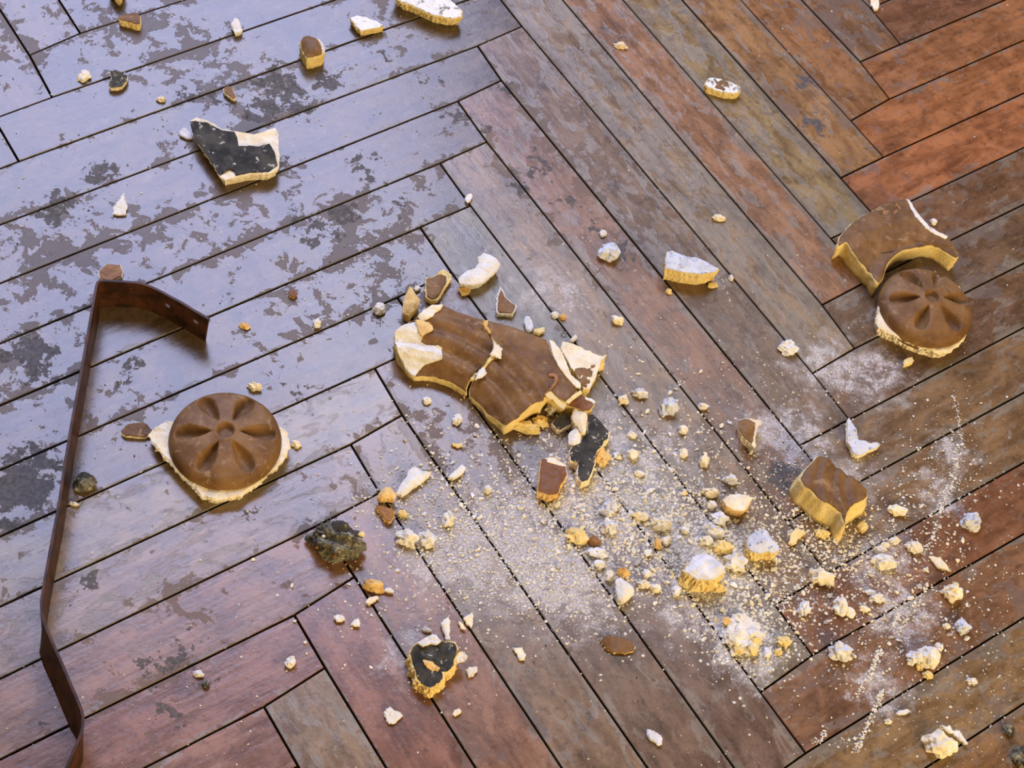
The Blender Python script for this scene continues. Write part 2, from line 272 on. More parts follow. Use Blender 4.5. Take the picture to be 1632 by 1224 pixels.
# ------------------------------------------------------------------ floor
FX0, FX1, FY0, FY1 = -1.6, 1.5, -1.35, 1.7
floor = link('floor', mesh('floor', [(FX0, FY0, -.009), (FX1, FY0, -.009), (FX1, FY1, -.009), (FX0, FY1, -.009)], [(0, 1, 2, 3)], [M_JOINT]))
tag(floor, 'worn herringbone parquet floor strewn with plaster rubble', None, None, 'structure')
PLANKS = "Q,-8577,14615,-5176,11003,-4765,10567,-5201,10155,-8603,13767,-9014,14203;P,-13374,10094,-12938,10505,-9014,14203,-8603,13767,-9039,13355,-12963,9657;Q,-8603,13767,-5201,10155,-4790,9718,-5227,9307,-8628,12918,-9039,13355;P,-13399,9245,-12963,9657,-9039,13355,-8628,12918,-9064,12506,-12988,8808;Q,-8628,12918,-5227,9307,-4816,8870,-5253,8459,-8653,12069,-9064,12506;P,-13425,8397,-12988,8808,-9064,12506,-8653,12069,-9090,11658,-13013,7960;Q,-8653,12069,-5253,8459,-4842,8023,-5279,7611,-8678,11221,-9090,11658;P,-13450,7549,-13013,7960,-9090,11658,-8678,11221,-9115,10809,-13038,7112;Q,-8678,11221,-5279,7611,-4868,7176,-5305,6765,-8704,10372,-9115,10809;P,-13475,6701,-13038,7112,-9115,10809,-8704,10372,-9140,9961,-13063,6264;Q,-8704,10372,-5305,6765,-4894,6330,-5332,5920,-8729,9524,-9140,9961;P,-13500,5853,-13063,6264,-9140,9961,-8729,9524,-9165,9112,-13089,5416;Q,-8729,9524,-5332,5920,-4922,5485,-5362,5080,-8754,8675,-9165,9112;P,-13526,5005,-13089,5416,-9165,9112,-8754,8675,-9190,8263,-13114,4568;Q,-8754,8675,-5362,5080,-4953,4648,-5397,4249,-8779,7827,-9190,8263;P,-13551,4157,-13114,4568,-9190,8263,-8779,7827,-9215,7415,-13139,3720;Q,-8779,7827,-5397,4249,-4997,3826,-5433,3420,-8804,6978,-9215,7415;P,-13576,3310,-13139,3720,-9215,7415,-8804,6978,-9240,6566,-13165,2872;Q,-8804,6978,-5433,3420,-5043,3000,-5415,2561,-8829,6129,-9240,6566;P,-13602,2462,-13165,2872,-9240,6566,-8829,6129,-9265,5717,-13190,2025;Q,-8829,6129,-5415,2561,-5023,2094,-5452,1668,-8853,5280,-9265,5717;P,-13627,1615,-13190,2025,-9265,5717,-8853,5280,-9289,4867,-13216,1177;Q,-8853,5280,-5452,1668,-5049,1227,-5471,803,-8878,4430,-9289,4867;P,-13653,767,-13216,1177,-9289,4867,-8878,4430,-9313,4018,-13242,330;Q,-8878,4430,-5471,803,-5055,356,-5486,-68,-8902,3580,-9313,4018;P,-13684,-73,-13242,330,-9313,4018,-8902,3580,-9338,3168,-13272,-510;Q,-8902,3580,-5486,-68,-5068,-522,-5504,-931,-8926,2730,-9338,3168;P,-13709,-921,-13272,-510,-9338,3168,-8926,2730,-9362,2318,-13298,-1358;Q,-8926,2730,-5504,-931,-5087,-1383,-5526,-1784,-8950,1879,-9362,2318;P,-13734,-1770,-13298,-1358,-9362,2318,-8950,1879,-9386,1469,-13323,-2206;Q,-8950,1879,-5526,-1784,-5111,-2231,-5552,-2628,-8974,1030,-9386,1469;P,-13760,-2618,-13323,-2206,-9386,1469,-8974,1030,-9411,621,-13348,-3055;Q,-8974,1030,-5552,-2628,-5139,-3071,-5581,-3466,-8999,182,-9411,621;P,-13785,-3466,-13348,-3055,-9411,621,-8999,182,-9436,-227,-13374,-3903;Q,-8999,182,-5581,-3466,-5168,-3907,-5611,-4301,-9024,-666,-9436,-227;P,-13810,-4314,-13374,-3903,-9436,-227,-9024,-666,-9462,-1073,-13399,-4751;Q,-9024,-666,-5611,-4301,-5200,-4738,-5642,-5136,-9050,-1512,-9462,-1073;P,-13836,-5162,-13399,-4751,-9462,-1073,-9050,-1512,-9489,-1919,-13424,-5599;Q,-9050,-1512,-5642,-5136,-5232,-5571,-5672,-5972,-9077,-2357,-9489,-1919;P,-13861,-6010,-13424,-5599,-9489,-1919,-9077,-2357,-9515,-2764,-13450,-6447;Q,-9077,-2357,-5672,-5972,-5262,-6407,-5702,-6812,-9103,-3202,-9515,-2764;P,-13886,-6859,-13450,-6447,-9515,-2764,-9103,-3202,-9542,-3609,-13475,-7295;Q,-9103,-3202,-5702,-6812,-5291,-7247,-5730,-7655,-9131,-4046,-9542,-3609;P,-13912,-7707,-13475,-7295,-9542,-3609,-9131,-4046,-9569,-4455,-13500,-8143;Q,-9131,-4046,-5730,-7655,-5319,-8091,-5757,-8500,-9158,-4891,-9569,-4455;P,-13937,-8555,-13500,-8143,-9569,-4455,-9158,-4891,-9596,-5300,-13526,-8992;Q,-9158,-4891,-5757,-8500,-5346,-8936,-5783,-9347,-9184,-5737,-9596,-5300;P,-13962,-9403,-13526,-8992,-9596,-5300,-9184,-5737,-9626,-6142,-13551,-9840;Q,-9184,-5737,-5783,-9347,-5372,-9783,-5809,-10194,-9214,-6579,-9626,-6142;P,-13988,-10251,-13551,-9840,-9626,-6142,-9214,-6579,-9651,-6990,-13576,-10688;Q,-9214,-6579,-5809,-10194,-5398,-10630,-5836,-11040,-9240,-7427,-9651,-6990;P,-14013,-11099,-13576,-10688,-9651,-6990,-9240,-7427,-9676,-7838,-13602,-11536;Q,-9240,-7427,-5836,-11040,-5424,-11477,-5861,-11889,-9265,-8275,-9676,-7838;Q,-399,14684,3016,11082,3429,10648,2994,10235,-424,13836,-836,14272;P,-5201,10155,-4765,10567,-836,14272,-424,13836,-862,13423,-4790,9718;Q,-424,13836,2994,10235,3408,9801,2974,9388,-450,12988,-862,13423;P,-5227,9307,-4790,9718,-862,13423,-450,12988,-887,12575,-4816,8870;Q,-450,12988,2974,9388,3388,8954,2956,8541,-475,12139,-887,12575;P,-5253,8459,-4816,8870,-887,12575,-475,12139,-913,11727,-4842,8023;Q,-475,12139,2956,8541,3371,8108,2944,7695,-501,11291,-913,11727;P,-5279,7611,-4842,8023,-913,11727,-501,11291,-939,10879,-4868,7176;Q,-501,11291,2944,7695,3360,7261,2944,6853,-526,10443,-939,10879;P,-5305,6765,-4868,7176,-939,10879,-526,10443,-965,10030,-4894,6330;Q,-526,10443,2944,6853,3349,6414,2935,6010,-552,9595,-965,10030;P,-5332,5920,-4894,6330,-965,10030,-552,9595,-991,9182,-4922,5485;Q,-552,9595,2935,6010,3305,5552,2884,5143,-579,8746,-991,9182;P,-5362,5080,-4922,5485,-991,9182,-579,8746,-1019,8334,-4953,4648;Q,-579,8746,2884,5143,3239,4691,2848,4242,-606,7898,-1019,8334;P,-5397,4249,-4953,4648,-1019,8334,-606,7898,-1047,7486,-4997,3826;Q,-606,7898,2848,4242,3226,3834,2805,3413,-635,7050,-1047,7486;P,-5433,3420,-4997,3826,-1047,7486,-635,7050,-1076,6637,-5043,3000;Q,-635,7050,2805,3413,3206,2990,2770,2579,-664,6202,-1076,6637;P,-5415,2561,-5043,3000,-1076,6637,-664,6202,-1108,5789,-5023,2094;Q,-664,6202,2770,2579,3172,2146,2751,1725,-696,5352,-1108,5789;P,-5452,1668,-5023,2094,-1108,5789,-696,5352,-1142,4940,-5049,1227;Q,-696,5352,2751,1725,3107,1293,2731,892,-747,4508,-1142,4940;P,-5471,803,-5049,1227,-1142,4940,-747,4508,-1145,4081,-5055,356;Q,-747,4508,2731,892,3118,463,2684,54,-811,3675,-1145,4081;P,-5486,-68,-5055,356,-1145,4081,-811,3675,-1185,3255,-5068,-522;Q,-811,3675,2684,54,3084,-356,2646,-774,-791,2804,-1185,3255;P,-5504,-931,-5068,-522,-1185,3255,-791,2804,-1187,2389,-5087,-1383;Q,-791,2804,2646,-774,3050,-1199,2622,-1625,-784,1944,-1187,2389;P,-5526,-1784,-5087,-1383,-1187,2389,-784,1944,-1200,1543,-5111,-2231;Q,-784,1944,2622,-1625,2986,-2016,2584,-2461,-798,1094,-1200,1543;P,-5552,-2628,-5111,-2231,-1200,1543,-798,1094,-1225,663,-5139,-3071;Q,-798,1094,2584,-2461,3009,-2905,2602,-3339,-824,241,-1225,663;P,-5581,-3466,-5139,-3071,-1225,663,-824,241,-1245,-168,-5168,-3907;Q,-824,241,2602,-3339,2995,-3765,2561,-4183,-893,-591,-1245,-168;P,-5611,-4301,-5168,-3907,-1245,-168,-893,-591,-1261,-1010,-5200,-4738;Q,-893,-591,2561,-4183,2965,-4617,2528,-5035,-905,-1421,-1261,-1010;P,-5642,-5136,-5200,-4738,-1261,-1010,-905,-1421,-1320,-1851,-5232,-5571;Q,-905,-1421,2528,-5035,2937,-5472,2500,-5887,-922,-2264,-1320,-1851;P,-5672,-5972,-5232,-5571,-1320,-1851,-922,-2264,-1317,-2728,-5262,-6407;Q,-922,-2264,2500,-5887,2909,-6324,2472,-6738,-958,-3121,-1317,-2728;P,-5702,-6812,-5262,-6407,-1317,-2728,-958,-3121,-1345,-3562,-5291,-7247;Q,-958,-3121,2472,-6738,2883,-7175,2446,-7588,-959,-3975,-1345,-3562;P,-5730,-7655,-5291,-7247,-1345,-3562,-959,-3975,-1388,-4401,-5319,-8091;Q,-959,-3975,2446,-7588,2856,-8025,2419,-8437,-977,-4834,-1388,-4401;P,-5757,-8500,-5319,-8091,-1388,-4401,-977,-4834,-1412,-5256,-5346,-8936;Q,-977,-4834,2419,-8437,2830,-8874,2393,-9286,-1002,-5686,-1412,-5256;P,-5783,-9347,-5346,-8936,-1412,-5256,-1002,-5686,-1439,-6101,-5372,-9783;Q,-1002,-5686,2393,-9286,2804,-9722,2367,-10133,-1029,-6532,-1439,-6101;P,-5809,-10194,-5372,-9783,-1439,-6101,-1029,-6532,-1467,-6944,-5398,-10630;Q,-1029,-6532,2367,-10133,2779,-10570,2342,-10982,-1057,-7376,-1467,-6944;P,-5836,-11040,-5398,-10630,-1467,-6944,-1057,-7376,-1494,-7787,-5424,-11477;Q,-1057,-7376,2342,-10982,2753,-11418,2316,-11830,-1084,-8221,-1494,-7787;Q,7782,14759,11185,11147,11596,10709,11160,10299,7757,13912,7346,14348;P,2994,10235,3429,10648,7346,14348,7757,13912,7321,13501,3408,9801;Q,7757,13912,11160,10299,11571,9862,11134,9452,7732,13065,7321,13501;P,2974,9388,3408,9801,7321,13501,7732,13065,7296,12655,3388,8954;Q,7732,13065,11134,9452,11545,9014,11109,8604,7707,12219,7296,12655;P,2956,8541,3388,8954,7296,12655,7707,12219,7271,11808,3371,8108;Q,7707,12219,11109,8604,11520,8166,11084,7757,7682,11373,7271,11808;P,2944,7695,3371,8108,7271,11808,7682,11373,7246,10962,3360,7261;Q,7682,11373,11084,7757,11495,7319,11058,6909,7657,10527,7246,10962;P,2944,6853,3360,7261,7246,10962,7657,10527,7221,10117,3349,6414;Q,7657,10527,11058,6909,11469,6471,11033,6061,7632,9681,7221,10117;P,2935,6010,3349,6414,7221,10117,7632,9681,7195,9271,3305,5552;Q,7632,9681,11033,6061,11444,5623,11007,5213,7606,8835,7195,9271;P,2884,5143,3305,5552,7195,9271,7606,8835,7169,8426,3239,4691;Q,7606,8835,11007,5213,11418,4775,10982,4365,7580,7989,7169,8426;P,2848,4242,3239,4691,7169,8426,7580,7989,7144,7580,3226,3834;Q,7580,7989,10982,4365,11393,3926,10956,3517,7555,7142,7144,7580;P,2805,3413,3226,3834,7144,7580,7555,7142,7118,6733,3206,2990;Q,7555,7142,10956,3517,11367,3077,10931,2668,7529,6296,7118,6733;P,2770,2579,3206,2990,7118,6733,7529,6296,7092,5887,3172,2146;Q,7529,6296,10931,2668,11342,2228,10905,1819,7503,5451,7092,5887;P,2751,1725,3172,2146,7092,5887,7503,5451,7066,5042,3107,1293;Q,7503,5451,10905,1819,11316,1379,10879,969,7478,4607,7066,5042;P,2731,892,3107,1293,7066,5042,7478,4607,7040,4199,3118,463;Q,7478,4607,10879,969,11290,529,10853,119,7452,3764,7040,4199;P,2684,54,3118,463,7040,4199,7452,3764,7015,3358,3084,-356;Q,7452,3764,10853,119,11264,-321,10828,-732,7427,2922,7015,3358;P,2646,-774,3084,-356,7015,3358,7427,2922,6989,2519,3050,-1199;Q,7427,2922,10828,-732,11238,-1172,10802,-1582,7401,2080,6989,2519;P,2622,-1625,3050,-1199,6989,2519,7401,2080,6964,1680,2986,-2016;Q,7401,2080,10802,-1582,11212,-2022,10776,-2433,7376,1238,6964,1680;P,2584,-2461,2986,-2016,6964,1680,7376,1238,6939,841,3009,-2905;Q,7376,1238,10776,-2433,11186,-2872,10750,-3283,7351,395,6939,841;P,2602,-3339,3009,-2905,6939,841,7351,395,6914,-1,2995,-3765;Q,7351,395,10750,-3283,11161,-3722,10724,-4133,7325,-453,6914,-1;P,2561,-4183,2995,-3765,6914,-1,7325,-453,6888,-849,2965,-4617;Q,7325,-453,10724,-4133,11135,-4571,10698,-4983,7300,-1308,6888,-849;P,2528,-5035,2965,-4617,6888,-849,7300,-1308,6862,-1707,2937,-5472;Q,7300,-1308,10698,-4983,11109,-5420,10672,-5832,7273,-2169,6862,-1707;P,2500,-5887,2937,-5472,6862,-1707,7273,-2169,6836,-2575,2909,-6324;Q,7273,-2169,10672,-5832,11084,-6269,10647,-6681,7247,-3032,6836,-2575;P,2472,-6738,2909,-6324,6836,-2575,7247,-3032,6810,-3443,2883,-7175;Q,7247,-3032,10647,-6681,11058,-7118,10621,-7529,7220,-3894,6810,-3443;P,2446,-7588,2883,-7175,6810,-3443,7220,-3894,6783,-4306,2856,-8025;Q,7220,-3894,10621,-7529,11032,-7966,10595,-8378,7194,-4751,6783,-4306;P,2419,-8437,2856,-8025,6783,-4306,7194,-4751,6757,-5164,2830,-8874;Q,7194,-4751,10595,-8378,11007,-8815,10570,-9227,7168,-5605,6757,-5164;P,2393,-9286,2830,-8874,6757,-5164,7168,-5605,6731,-6017,2804,-9722;Q,7168,-5605,10570,-9227,10981,-9663,10545,-10075,7142,-6456,6731,-6017;P,2367,-10133,2804,-9722,6731,-6017,7142,-6456,6705,-6869,2779,-10570;Q,7142,-6456,10545,-10075,10956,-10511,10519,-10923,7116,-7307,6705,-6869;P,2342,-10982,2779,-10570,6705,-6869,7116,-7307,6680,-7719,2753,-11418;Q,7116,-7307,10519,-10923,10931,-11360,10494,-11771,7091,-8156,6680,-7719"
# (photo u, v, varnish sRGB, wear)
TINT = [(1480, 40, (98, 50, 42), .15), (1560, 95, (168, 98, 58), .35), (1500, 200, (160, 86, 52), .25), (1560, 215, (158, 84, 50), .25), (1500, 280, (142, 98, 66), .6), (1560, 365, (96, 66, 54), .5),
        (1580, 450, (104, 66, 50), .45), (1560, 545, (128, 88, 60), .45), (1450, 640, (110, 76, 58), .6), (1540, 720, (128, 92, 64), .55), (1540, 800, (134, 72, 48), .3), (1560, 900, (128, 78, 58), .35),
        (1480, 980, (118, 84, 66), .55), (1540, 1060, (142, 104, 70), .6), (1540, 1180, (146, 96, 62), .4), (1290, 1090, (152, 86, 52), .25), (1340, 930, (140, 84, 58), .4),
        (1350, 20, (120, 84, 66), .55), (1240, 60, (158, 98, 58), .35), (1180, 190, (138, 112, 76), .65), (1060, 180, (150, 88, 64), .45), (1180, 360, (146, 84, 62), .5), (1000, 150, (128, 106, 86), .7),
        (900, 200, (126, 100, 84), .75), (1100, 450, (116, 78, 62), .45), (1230, 520, (132, 104, 74), .6), (870, 260, (140, 92, 76), .5), (1000, 420, (140, 88, 66), .5), (1050, 600, (132, 92, 68), .5),
        (760, 330, (126, 108, 94), .8), (900, 480, (120, 96, 80), .7), (730, 450, (112, 96, 86), .8), (640, 560, (110, 78, 76), .5), (600, 690, (112, 76, 72), .4), (640, 850, (112, 80, 74), .45),
        (560, 1060, (128, 66, 56), .2), (640, 1150, (134, 72, 52), .2), (490, 1150, (142, 116, 88), .7), (790, 1120, (140, 84, 60), .35), (900, 1130, (124, 94, 74), .6), (1010, 1130, (120, 84, 70), .45),
        (1130, 1150, (112, 74, 64), .45), (300, 1050, (148, 92, 74), .3), (250, 1170, (134, 74, 64), .2), (250, 960, (132, 94, 86), .5), (60, 1110, (134, 86, 66), .3), (30, 1010, (130, 94, 82), .5),
        (300, 860, (138, 112, 102), .6), (40, 900, (146, 112, 84), .4), (400, 760, (118, 80, 80), .4), (450, 690, (122, 94, 90), .5), (380, 600, (116, 96, 100), .5), (200, 560, (130, 108, 104), .6),
        (300, 430, (112, 92, 96), .5), (450, 320, (118, 90, 96), .4), (300, 270, (112, 92, 98), .55), (250, 180, (108, 92, 100), .4), (450, 130, (122, 102, 96), .65), (200, 110, (108, 88, 100), .3),
        (150, 40, (104, 86, 98), .35), (40, 60, (132, 98, 90), .4), (20, 150, (130, 92, 84), .35), (400, 30, (112, 92, 100), .4), (600, 180, (116, 102, 98), .7), (640, 240, (112, 90, 96), .55), (780, 15, (108, 92, 92), .7)]

def inset_poly(pts, dist):
    n = len(pts); out = []
    for i in range(n):
        a, b, c = Vector(pts[i - 1]), Vector(pts[i]), Vector(pts[(i + 1) % n])
        e1, e2 = (b - a), (c - b)
        if e1.length < 1e-9: e1 = e2
        if e2.length < 1e-9: e2 = e1
        e1 = e1.normalized(); e2 = e2.normalized()
        n1, n2 = Vector((-e1.y, e1.x)), Vector((-e2.y, e2.x))
        m = n1 + n2
        m = m.normalized() if m.length > 1e-6 else n1
        k = 1 / max(0.35, m.dot(n1))
        out.append(b + m * dist * k)
    return out

def area2(p):
    return sum(p[i - 1][0] * p[i][1] - p[i][0] * p[i - 1][1] for i in range(len(p)))

random.seed(4)
for s in PLANKS.split(';'):
    typ, *nums = s.split(',')
    nums = [int(x) * 1e-4 for x in nums]
    p = [Vector((nums[i], nums[i + 1])) for i in range(0, 12, 2)]
    axis = ((p[2] - p[0]) if typ == 'P' else (p[2] - p[0])).normalized()
    perp = Vector((-axis.y, axis.x))
    if area2(p) < 0: p.reverse()
    c = sum(p, Vector((0, 0))) / 6
    dz = random.uniform(-.0004, .0003)
    lo = inset_poly(p, .0006); mid = inset_poly(p, .00075); hi = inset_poly(p, .00125)
    V = [(q.x, q.y, -.0085) for q in lo] + [(q.x, q.y, dz - .0009) for q in mid] + [(q.x, q.y, dz) for q in hi]
    Fc = [tuple(range(12, 18))]
    for i in range(6):
        j = (i + 1) % 6
        Fc += [(i, j, 6 + j, 6 + i), (6 + i, 6 + j, 12 + j, 12 + i)]
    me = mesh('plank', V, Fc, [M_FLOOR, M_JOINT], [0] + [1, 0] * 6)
    me.uv_layers.new(name='along'); me.uv_layers.new(name='across')
    uv, ac = me.uv_layers['along'], me.uv_layers['across']
    ou, ov = random.uniform(-20, 20), random.uniform(-20, 20)
    hw = max(abs((q - c).dot(perp)) for q in p)
    for l in me.loops:
        q = Vector(V[l.vertex_index][:2]) - c
        uv.data[l.index].uv = (q.dot(axis) + ou, q.dot(perp) + ov)
        ac.data[l.index].uv = (q.dot(axis), q.dot(perp) / hw)
    o = link('plank', me, floor)
    cand = []
    for u, v, rgb, wr in TINT:
        a = at(u, v).xy - c
        if u < 640 and v < 820:      # still varnished dark brown here, it only looks pale in the window's sheen
            rgb = tuple(.35 * x + .65 * y for x, y in zip(rgb, (88, 60, 42))); wr *= .45
        cand.append(((a.dot(axis) * .35) ** 2 + a.dot(perp) ** 2, rgb, wr))
    cand.sort(key=lambda t: t[0])
    k = random.uniform(.92, 1.08)
    ws = [.62, .16, .12, .10]
    rgb = [sum(w_ * lin(t[1])[i] for w_, t in zip(ws, cand)) for i in range(3)]
    lum = rgb[0] * .3 + rgb[1] * .6 + rgb[2] * .1
    rgb = [(.92 * x + .08 * lum) * k_ for x, k_ in zip(rgb, (.86, 1.0, .78))]
    o.color = (rgb[0] * k, rgb[1] * k, rgb[2] * k, sum(w_ * t[2] for w_, t in zip(ws, cand)) * .82)

# ------------------------------------------------------------------ shape builders
def ccw(p):
    return p if area2(p) > 0 else p[::-1]

def resample(p, step):
    out = []
    n = len(p)
    for i in range(n):
        a, b = Vector(p[i]), Vector(p[(i + 1) % n])
        k = max(1, round((b - a).length / step))
        for j in range(k): out.append(a.lerp(b, j / k))
    return out

def inside(x, y, p):
    r = False; j = len(p) - 1
    for i in range(len(p)):
        xi, yi = p[i]; xj, yj = p[j]
        if (yi > y) != (yj > y) and x < (xj - xi) * (y - yi) / (yj - yi) + xi: r = not r
        j = i
    return r

def edge_dist(x, y, p):
    q = Vector((x, y)); m = 9.0
    for i in range(len(p)):
        a, b = p[i - 1], p[i]; e = b - a; L = e.length_squared
        t = 0 if L == 0 else max(0, min(1, (q - a).dot(e) / L))
        m = min(m, (a + e * t - q).length)
    return m

def slab(name, outline, z0, h, under=.001, jit=.0006, bevel=.0008, amp=.0005, zf=None, dome=0.0, mats=None, seed=0, step=None, smooth=False, drop=0.0):
    """broken slab: outline (world xy) seen from above, irregular fracture sides, lumpy top"""
    rng = random.Random(seed)
    p = ccw([Vector((q[0], q[1])) for q in outline])
    per = sum((p[i] - p[i - 1]).length for i in range(len(p)))
    st = step or max(.0012, per / 90)
    p = resample(p, st)
    A = abs(area2(p)) / 2; R = math.sqrt(A)
    ph = rng.uniform(0, 50)
    def nz(q, s, k): return noise.noise((q[0] * s + ph, q[1] * s, ph + k))
    def top(q):
        z = amp * 2 * nz(q, 150, 3) + amp * nz(q, 420, 9)
        if zf: z += zf(q[0], q[1])
        return max(z, .002 - h) if h > .003 else z
    nrm = [(b - a).normalized() for a, b in zip(p, inset_poly(p, 1.0))]
    base = [q + v * (jit * (nz(q, 300, 0) * 1.0 + rng.uniform(-.15, .15))) for q, v in zip(p, nrm)]
    n = len(base)
    V, Fc, fm = [], [], []
    bev = min(bevel, R * .12)
    und = min(under, R * .35)
    def ring(off, zfun, j, k=0):
        for q, v in zip(base, nrm):
            o = off + j * (2.2 * noise.noise((q.x * 420 + k * 9, q.y * 420, ph)) + rng.uniform(-.8, .8))
            r = q + v * o
            V.append((r.x, r.y, zfun(r)))
    thin = h < .003
    lev = ((0, 1), (.5, 1), (1, 1)) if thin else ((0, 0), (.2, .15), (.42, .35), (.64, .6), (.84, .85))
    for k, (a, b) in enumerate(lev):
        zz = lambda r: z0 + h * a * (.9 if thin else 1) + (top(r) * b if zf or thin else 0)
        ring(und * (1 - a) ** 1.2, zz, 0 if (thin or a == 0) else jit * 1.0, k)
    ring(0, lambda r: z0 + h - bev * .8 + top(r), 0)
    NL = len(lev)
    inner = [q + v * bev for q, v in zip(base, nrm)]
    for k in range(NL):
        for i in range(n):
            j = (i + 1) % n
            Fc.append((k * n + i, k * n + j, (k + 1) * n + j, (k + 1) * n + i)); fm.append(0)
    Fc.append(tuple(range(n - 1, -1, -1))); fm.append(0)
    # top cap
    gs = max(R / 11, .0011)
    if zf: gs = .0026
    pts = list(inner)
    x0, x1 = min(q.x for q in p), max(q.x for q in p); y0, y1 = min(q.y for q in p), max(q.y for q in p)
    x = x0
    while x < x1:
        y = y0
        while y < y1:
            X, Y = x + rng.uniform(-.3, .3) * gs, y + rng.uniform(-.3, .3) * gs
            if inside(X, Y, inner) and edge_dist(X, Y, inner) > gs * .45: pts.append(Vector((X, Y)))
            y += gs
        x += gs
    vs, es, fs, ov, oe, of = delaunay_2d_cdt(pts, [], [list(range(n))], 1, 1e-7)
    b0 = len(V)
    idx = {}
    Rd = R * .42
    for i, q in enumerate(vs):
        z = z0 + h + top(q) - (drop * min(1, edge_dist(q.x, q.y, inner) / .002) if drop else 0)
        if dome:
            e = min(1, edge_dist(q.x, q.y, inner) / Rd); z += dome * (1 - (1 - e) ** 2)
        V.append((q.x, q.y, z))
        for o in ov[i]: idx[o] = b0 + i
    for i in range(n):
        j = (i + 1) % n
        if i in idx and j in idx:
            q4 = (NL * n + i, NL * n + j, idx[j], idx[i])
            q4 = tuple(dict.fromkeys(q4))
            if len(q4) > 2: Fc.append(q4); fm.append(0)
    for t in fs:
        Fc.append(tuple(b0 + i for i in t)); fm.append(1 if len(mats) > 1 else 0)
    sm = [smooth and m == (1 if len(mats) > 1 else 0) for m in fm] if smooth else [False] * len(Fc)
    return mesh(name, V, Fc, mats, fm, sm)

SEED = [100]
BIG = []        # outlines that loose crumbs keep off

def P2(px, z, zf=None):
    out = []
    for u, v in px:
        q = at(u, v, z)
        if zf:
            for k in range(4): q = at(u, v, max(.002, z + zf(q.x, q.y)))
        out.append(q.xy)
    return out

def shard(name, label, cat, px, h, top=None, side=M_CREAM, under=1.0, jit=.6, bevel=.9, amp=.5, dome=0.0, zf=None, z0=0.0, face_px=None,
          inset=.6, patches=(), face_name='painted_face', body_name='plaster_body', group=None, smooth=False, step=None, keep=True):
    """px: outline of the upper face in the photo; lengths in millimetres. top given -> body + coat are parts"""
    SEED[0] += 1; sd = SEED[0]
    h *= 1e-3; z0 *= 1e-3
    w2 = P2(px, z0 + h, zf)
    if keep: BIG.append(ccw([Vector(q) for q in w2]))
    kw = dict(under=under * 1e-3, jit=jit * 1e-3, bevel=bevel * 1e-3, amp=amp * 1e-3, dome=dome * 1e-3, zf=zf, smooth=smooth, step=step)
    c = sum((Vector(q) for q in w2), Vector((0, 0))) / len(w2)
    body = slab(body_name if (top or patches) else name, w2, z0, h, mats=[side], seed=sd, drop=.0016 if top else 0, **kw)
    body.transform(Matrix.Translation((-c.x, -c.y, -z0)))
    if not (top or patches):
        o = link(name, body); o.location = (c.x, c.y, z0)
        return tag(o, label, cat, group)
    root = tag(empty(name, (c.x, c.y, z0)), label, cat, group)
    link(body_name, body, root)
    if top:
        fp = ccw([Vector(q) for q in (P2(face_px, z0 + h, zf) if face_px else w2)])
        fp = inset_poly(fp, inset * 1e-3)
        fm = slab(face_name, fp, z0 + h - .0008, .0016, under=0, jit=jit * .8e-3, bevel=.0003, amp=amp * 1e-3, dome=dome * 1e-3, zf=zf, mats=[top], seed=sd, smooth=smooth, step=step)
        fm.transform(Matrix.Translation((-c.x, -c.y, -z0)))
        link(face_name, fm, root)
    for k, pt in enumerate(patches):
        nm, mat, ppx = pt[:3]; up = (pt[3] if len(pt) > 3 else 1.0) * 1e-3
        pw = P2(ppx, z0 + h + up, zf)
        pm = slab(nm, pw, z0 + h - .0004 + up * .5, .0004 + up, under=0, jit=.0005, bevel=.0004, amp=amp * 1e-3, dome=dome * .9e-3, zf=zf, mats=[mat], seed=sd + 1000 * (k + 1), smooth=False)
        pm.transform(Matrix.Translation((-c.x, -c.y, -z0)))
        link(nm, pm, root)
    return root

def lump_mesh(name, rx, ry, rz, mat, rough=.25, sub=3, seed=0, flat=.55, freq=1.6):
    bm = bmesh.new()
    bmesh.ops.create_icosphere(bm, subdivisions=sub, radius=1)
    o = seed * 7.31
    for v in bm.verts:
        d = v.co.normalized()
        k = 1 + rough * (noise.noise((d.x * freq + o, d.y * freq, d.z * freq)) * 1.3 + .6 * noise.noise((d.x * freq * 2.7, d.y * freq * 2.7 + o, d.z * freq * 2.7)) + .35 * noise.noise((d.x * freq * 6 + o, d.y * freq * 6, d.z * freq * 6 + o)))
        z = d.z * k * rz
        v.co = (d.x * k * rx, d.y * k * ry, max(z, -rz * flat) + rz * flat)
    me = bpy.data.meshes.new(name); bm.to_mesh(me); bm.free()
    me.materials.append(mat)
    return me

def lump(name, label, cat, u, v, wpx, hpx, mat, hmm=None, rough=.28, sub=3, group=None, freq=1.6, z0=0.0, keep=True):
    """rounded broken lump whose picture in the photo is about wpx x hpx around (u, v)"""
    SEED[0] += 1
    pm = F / (at(u, v) - CW).length * 1e-3 * 1.03
    W = wpx / pm
    H = hmm or min(W, hpx / pm) * .62
    D = max(.45 * W, (hpx / pm - .42 * H) / .83)
    c = at(u, v, (z0 + H * .45) * 1e-3)
    me = lump_mesh(name, W * .5e-3, D * .5e-3, H * .62e-3, mat, rough, sub, SEED[0], freq=freq)
    o = link(name, me); o.location = (c.x, c.y, z0 * 1e-3)
    if keep:
        BIG.append([Vector((c.x + W * .45e-3 * math.cos(a), c.y + D * .45e-3 * math.sin(a))) for a in [i * .7 for i in range(9)]])
    return tag(o, label, cat, group)

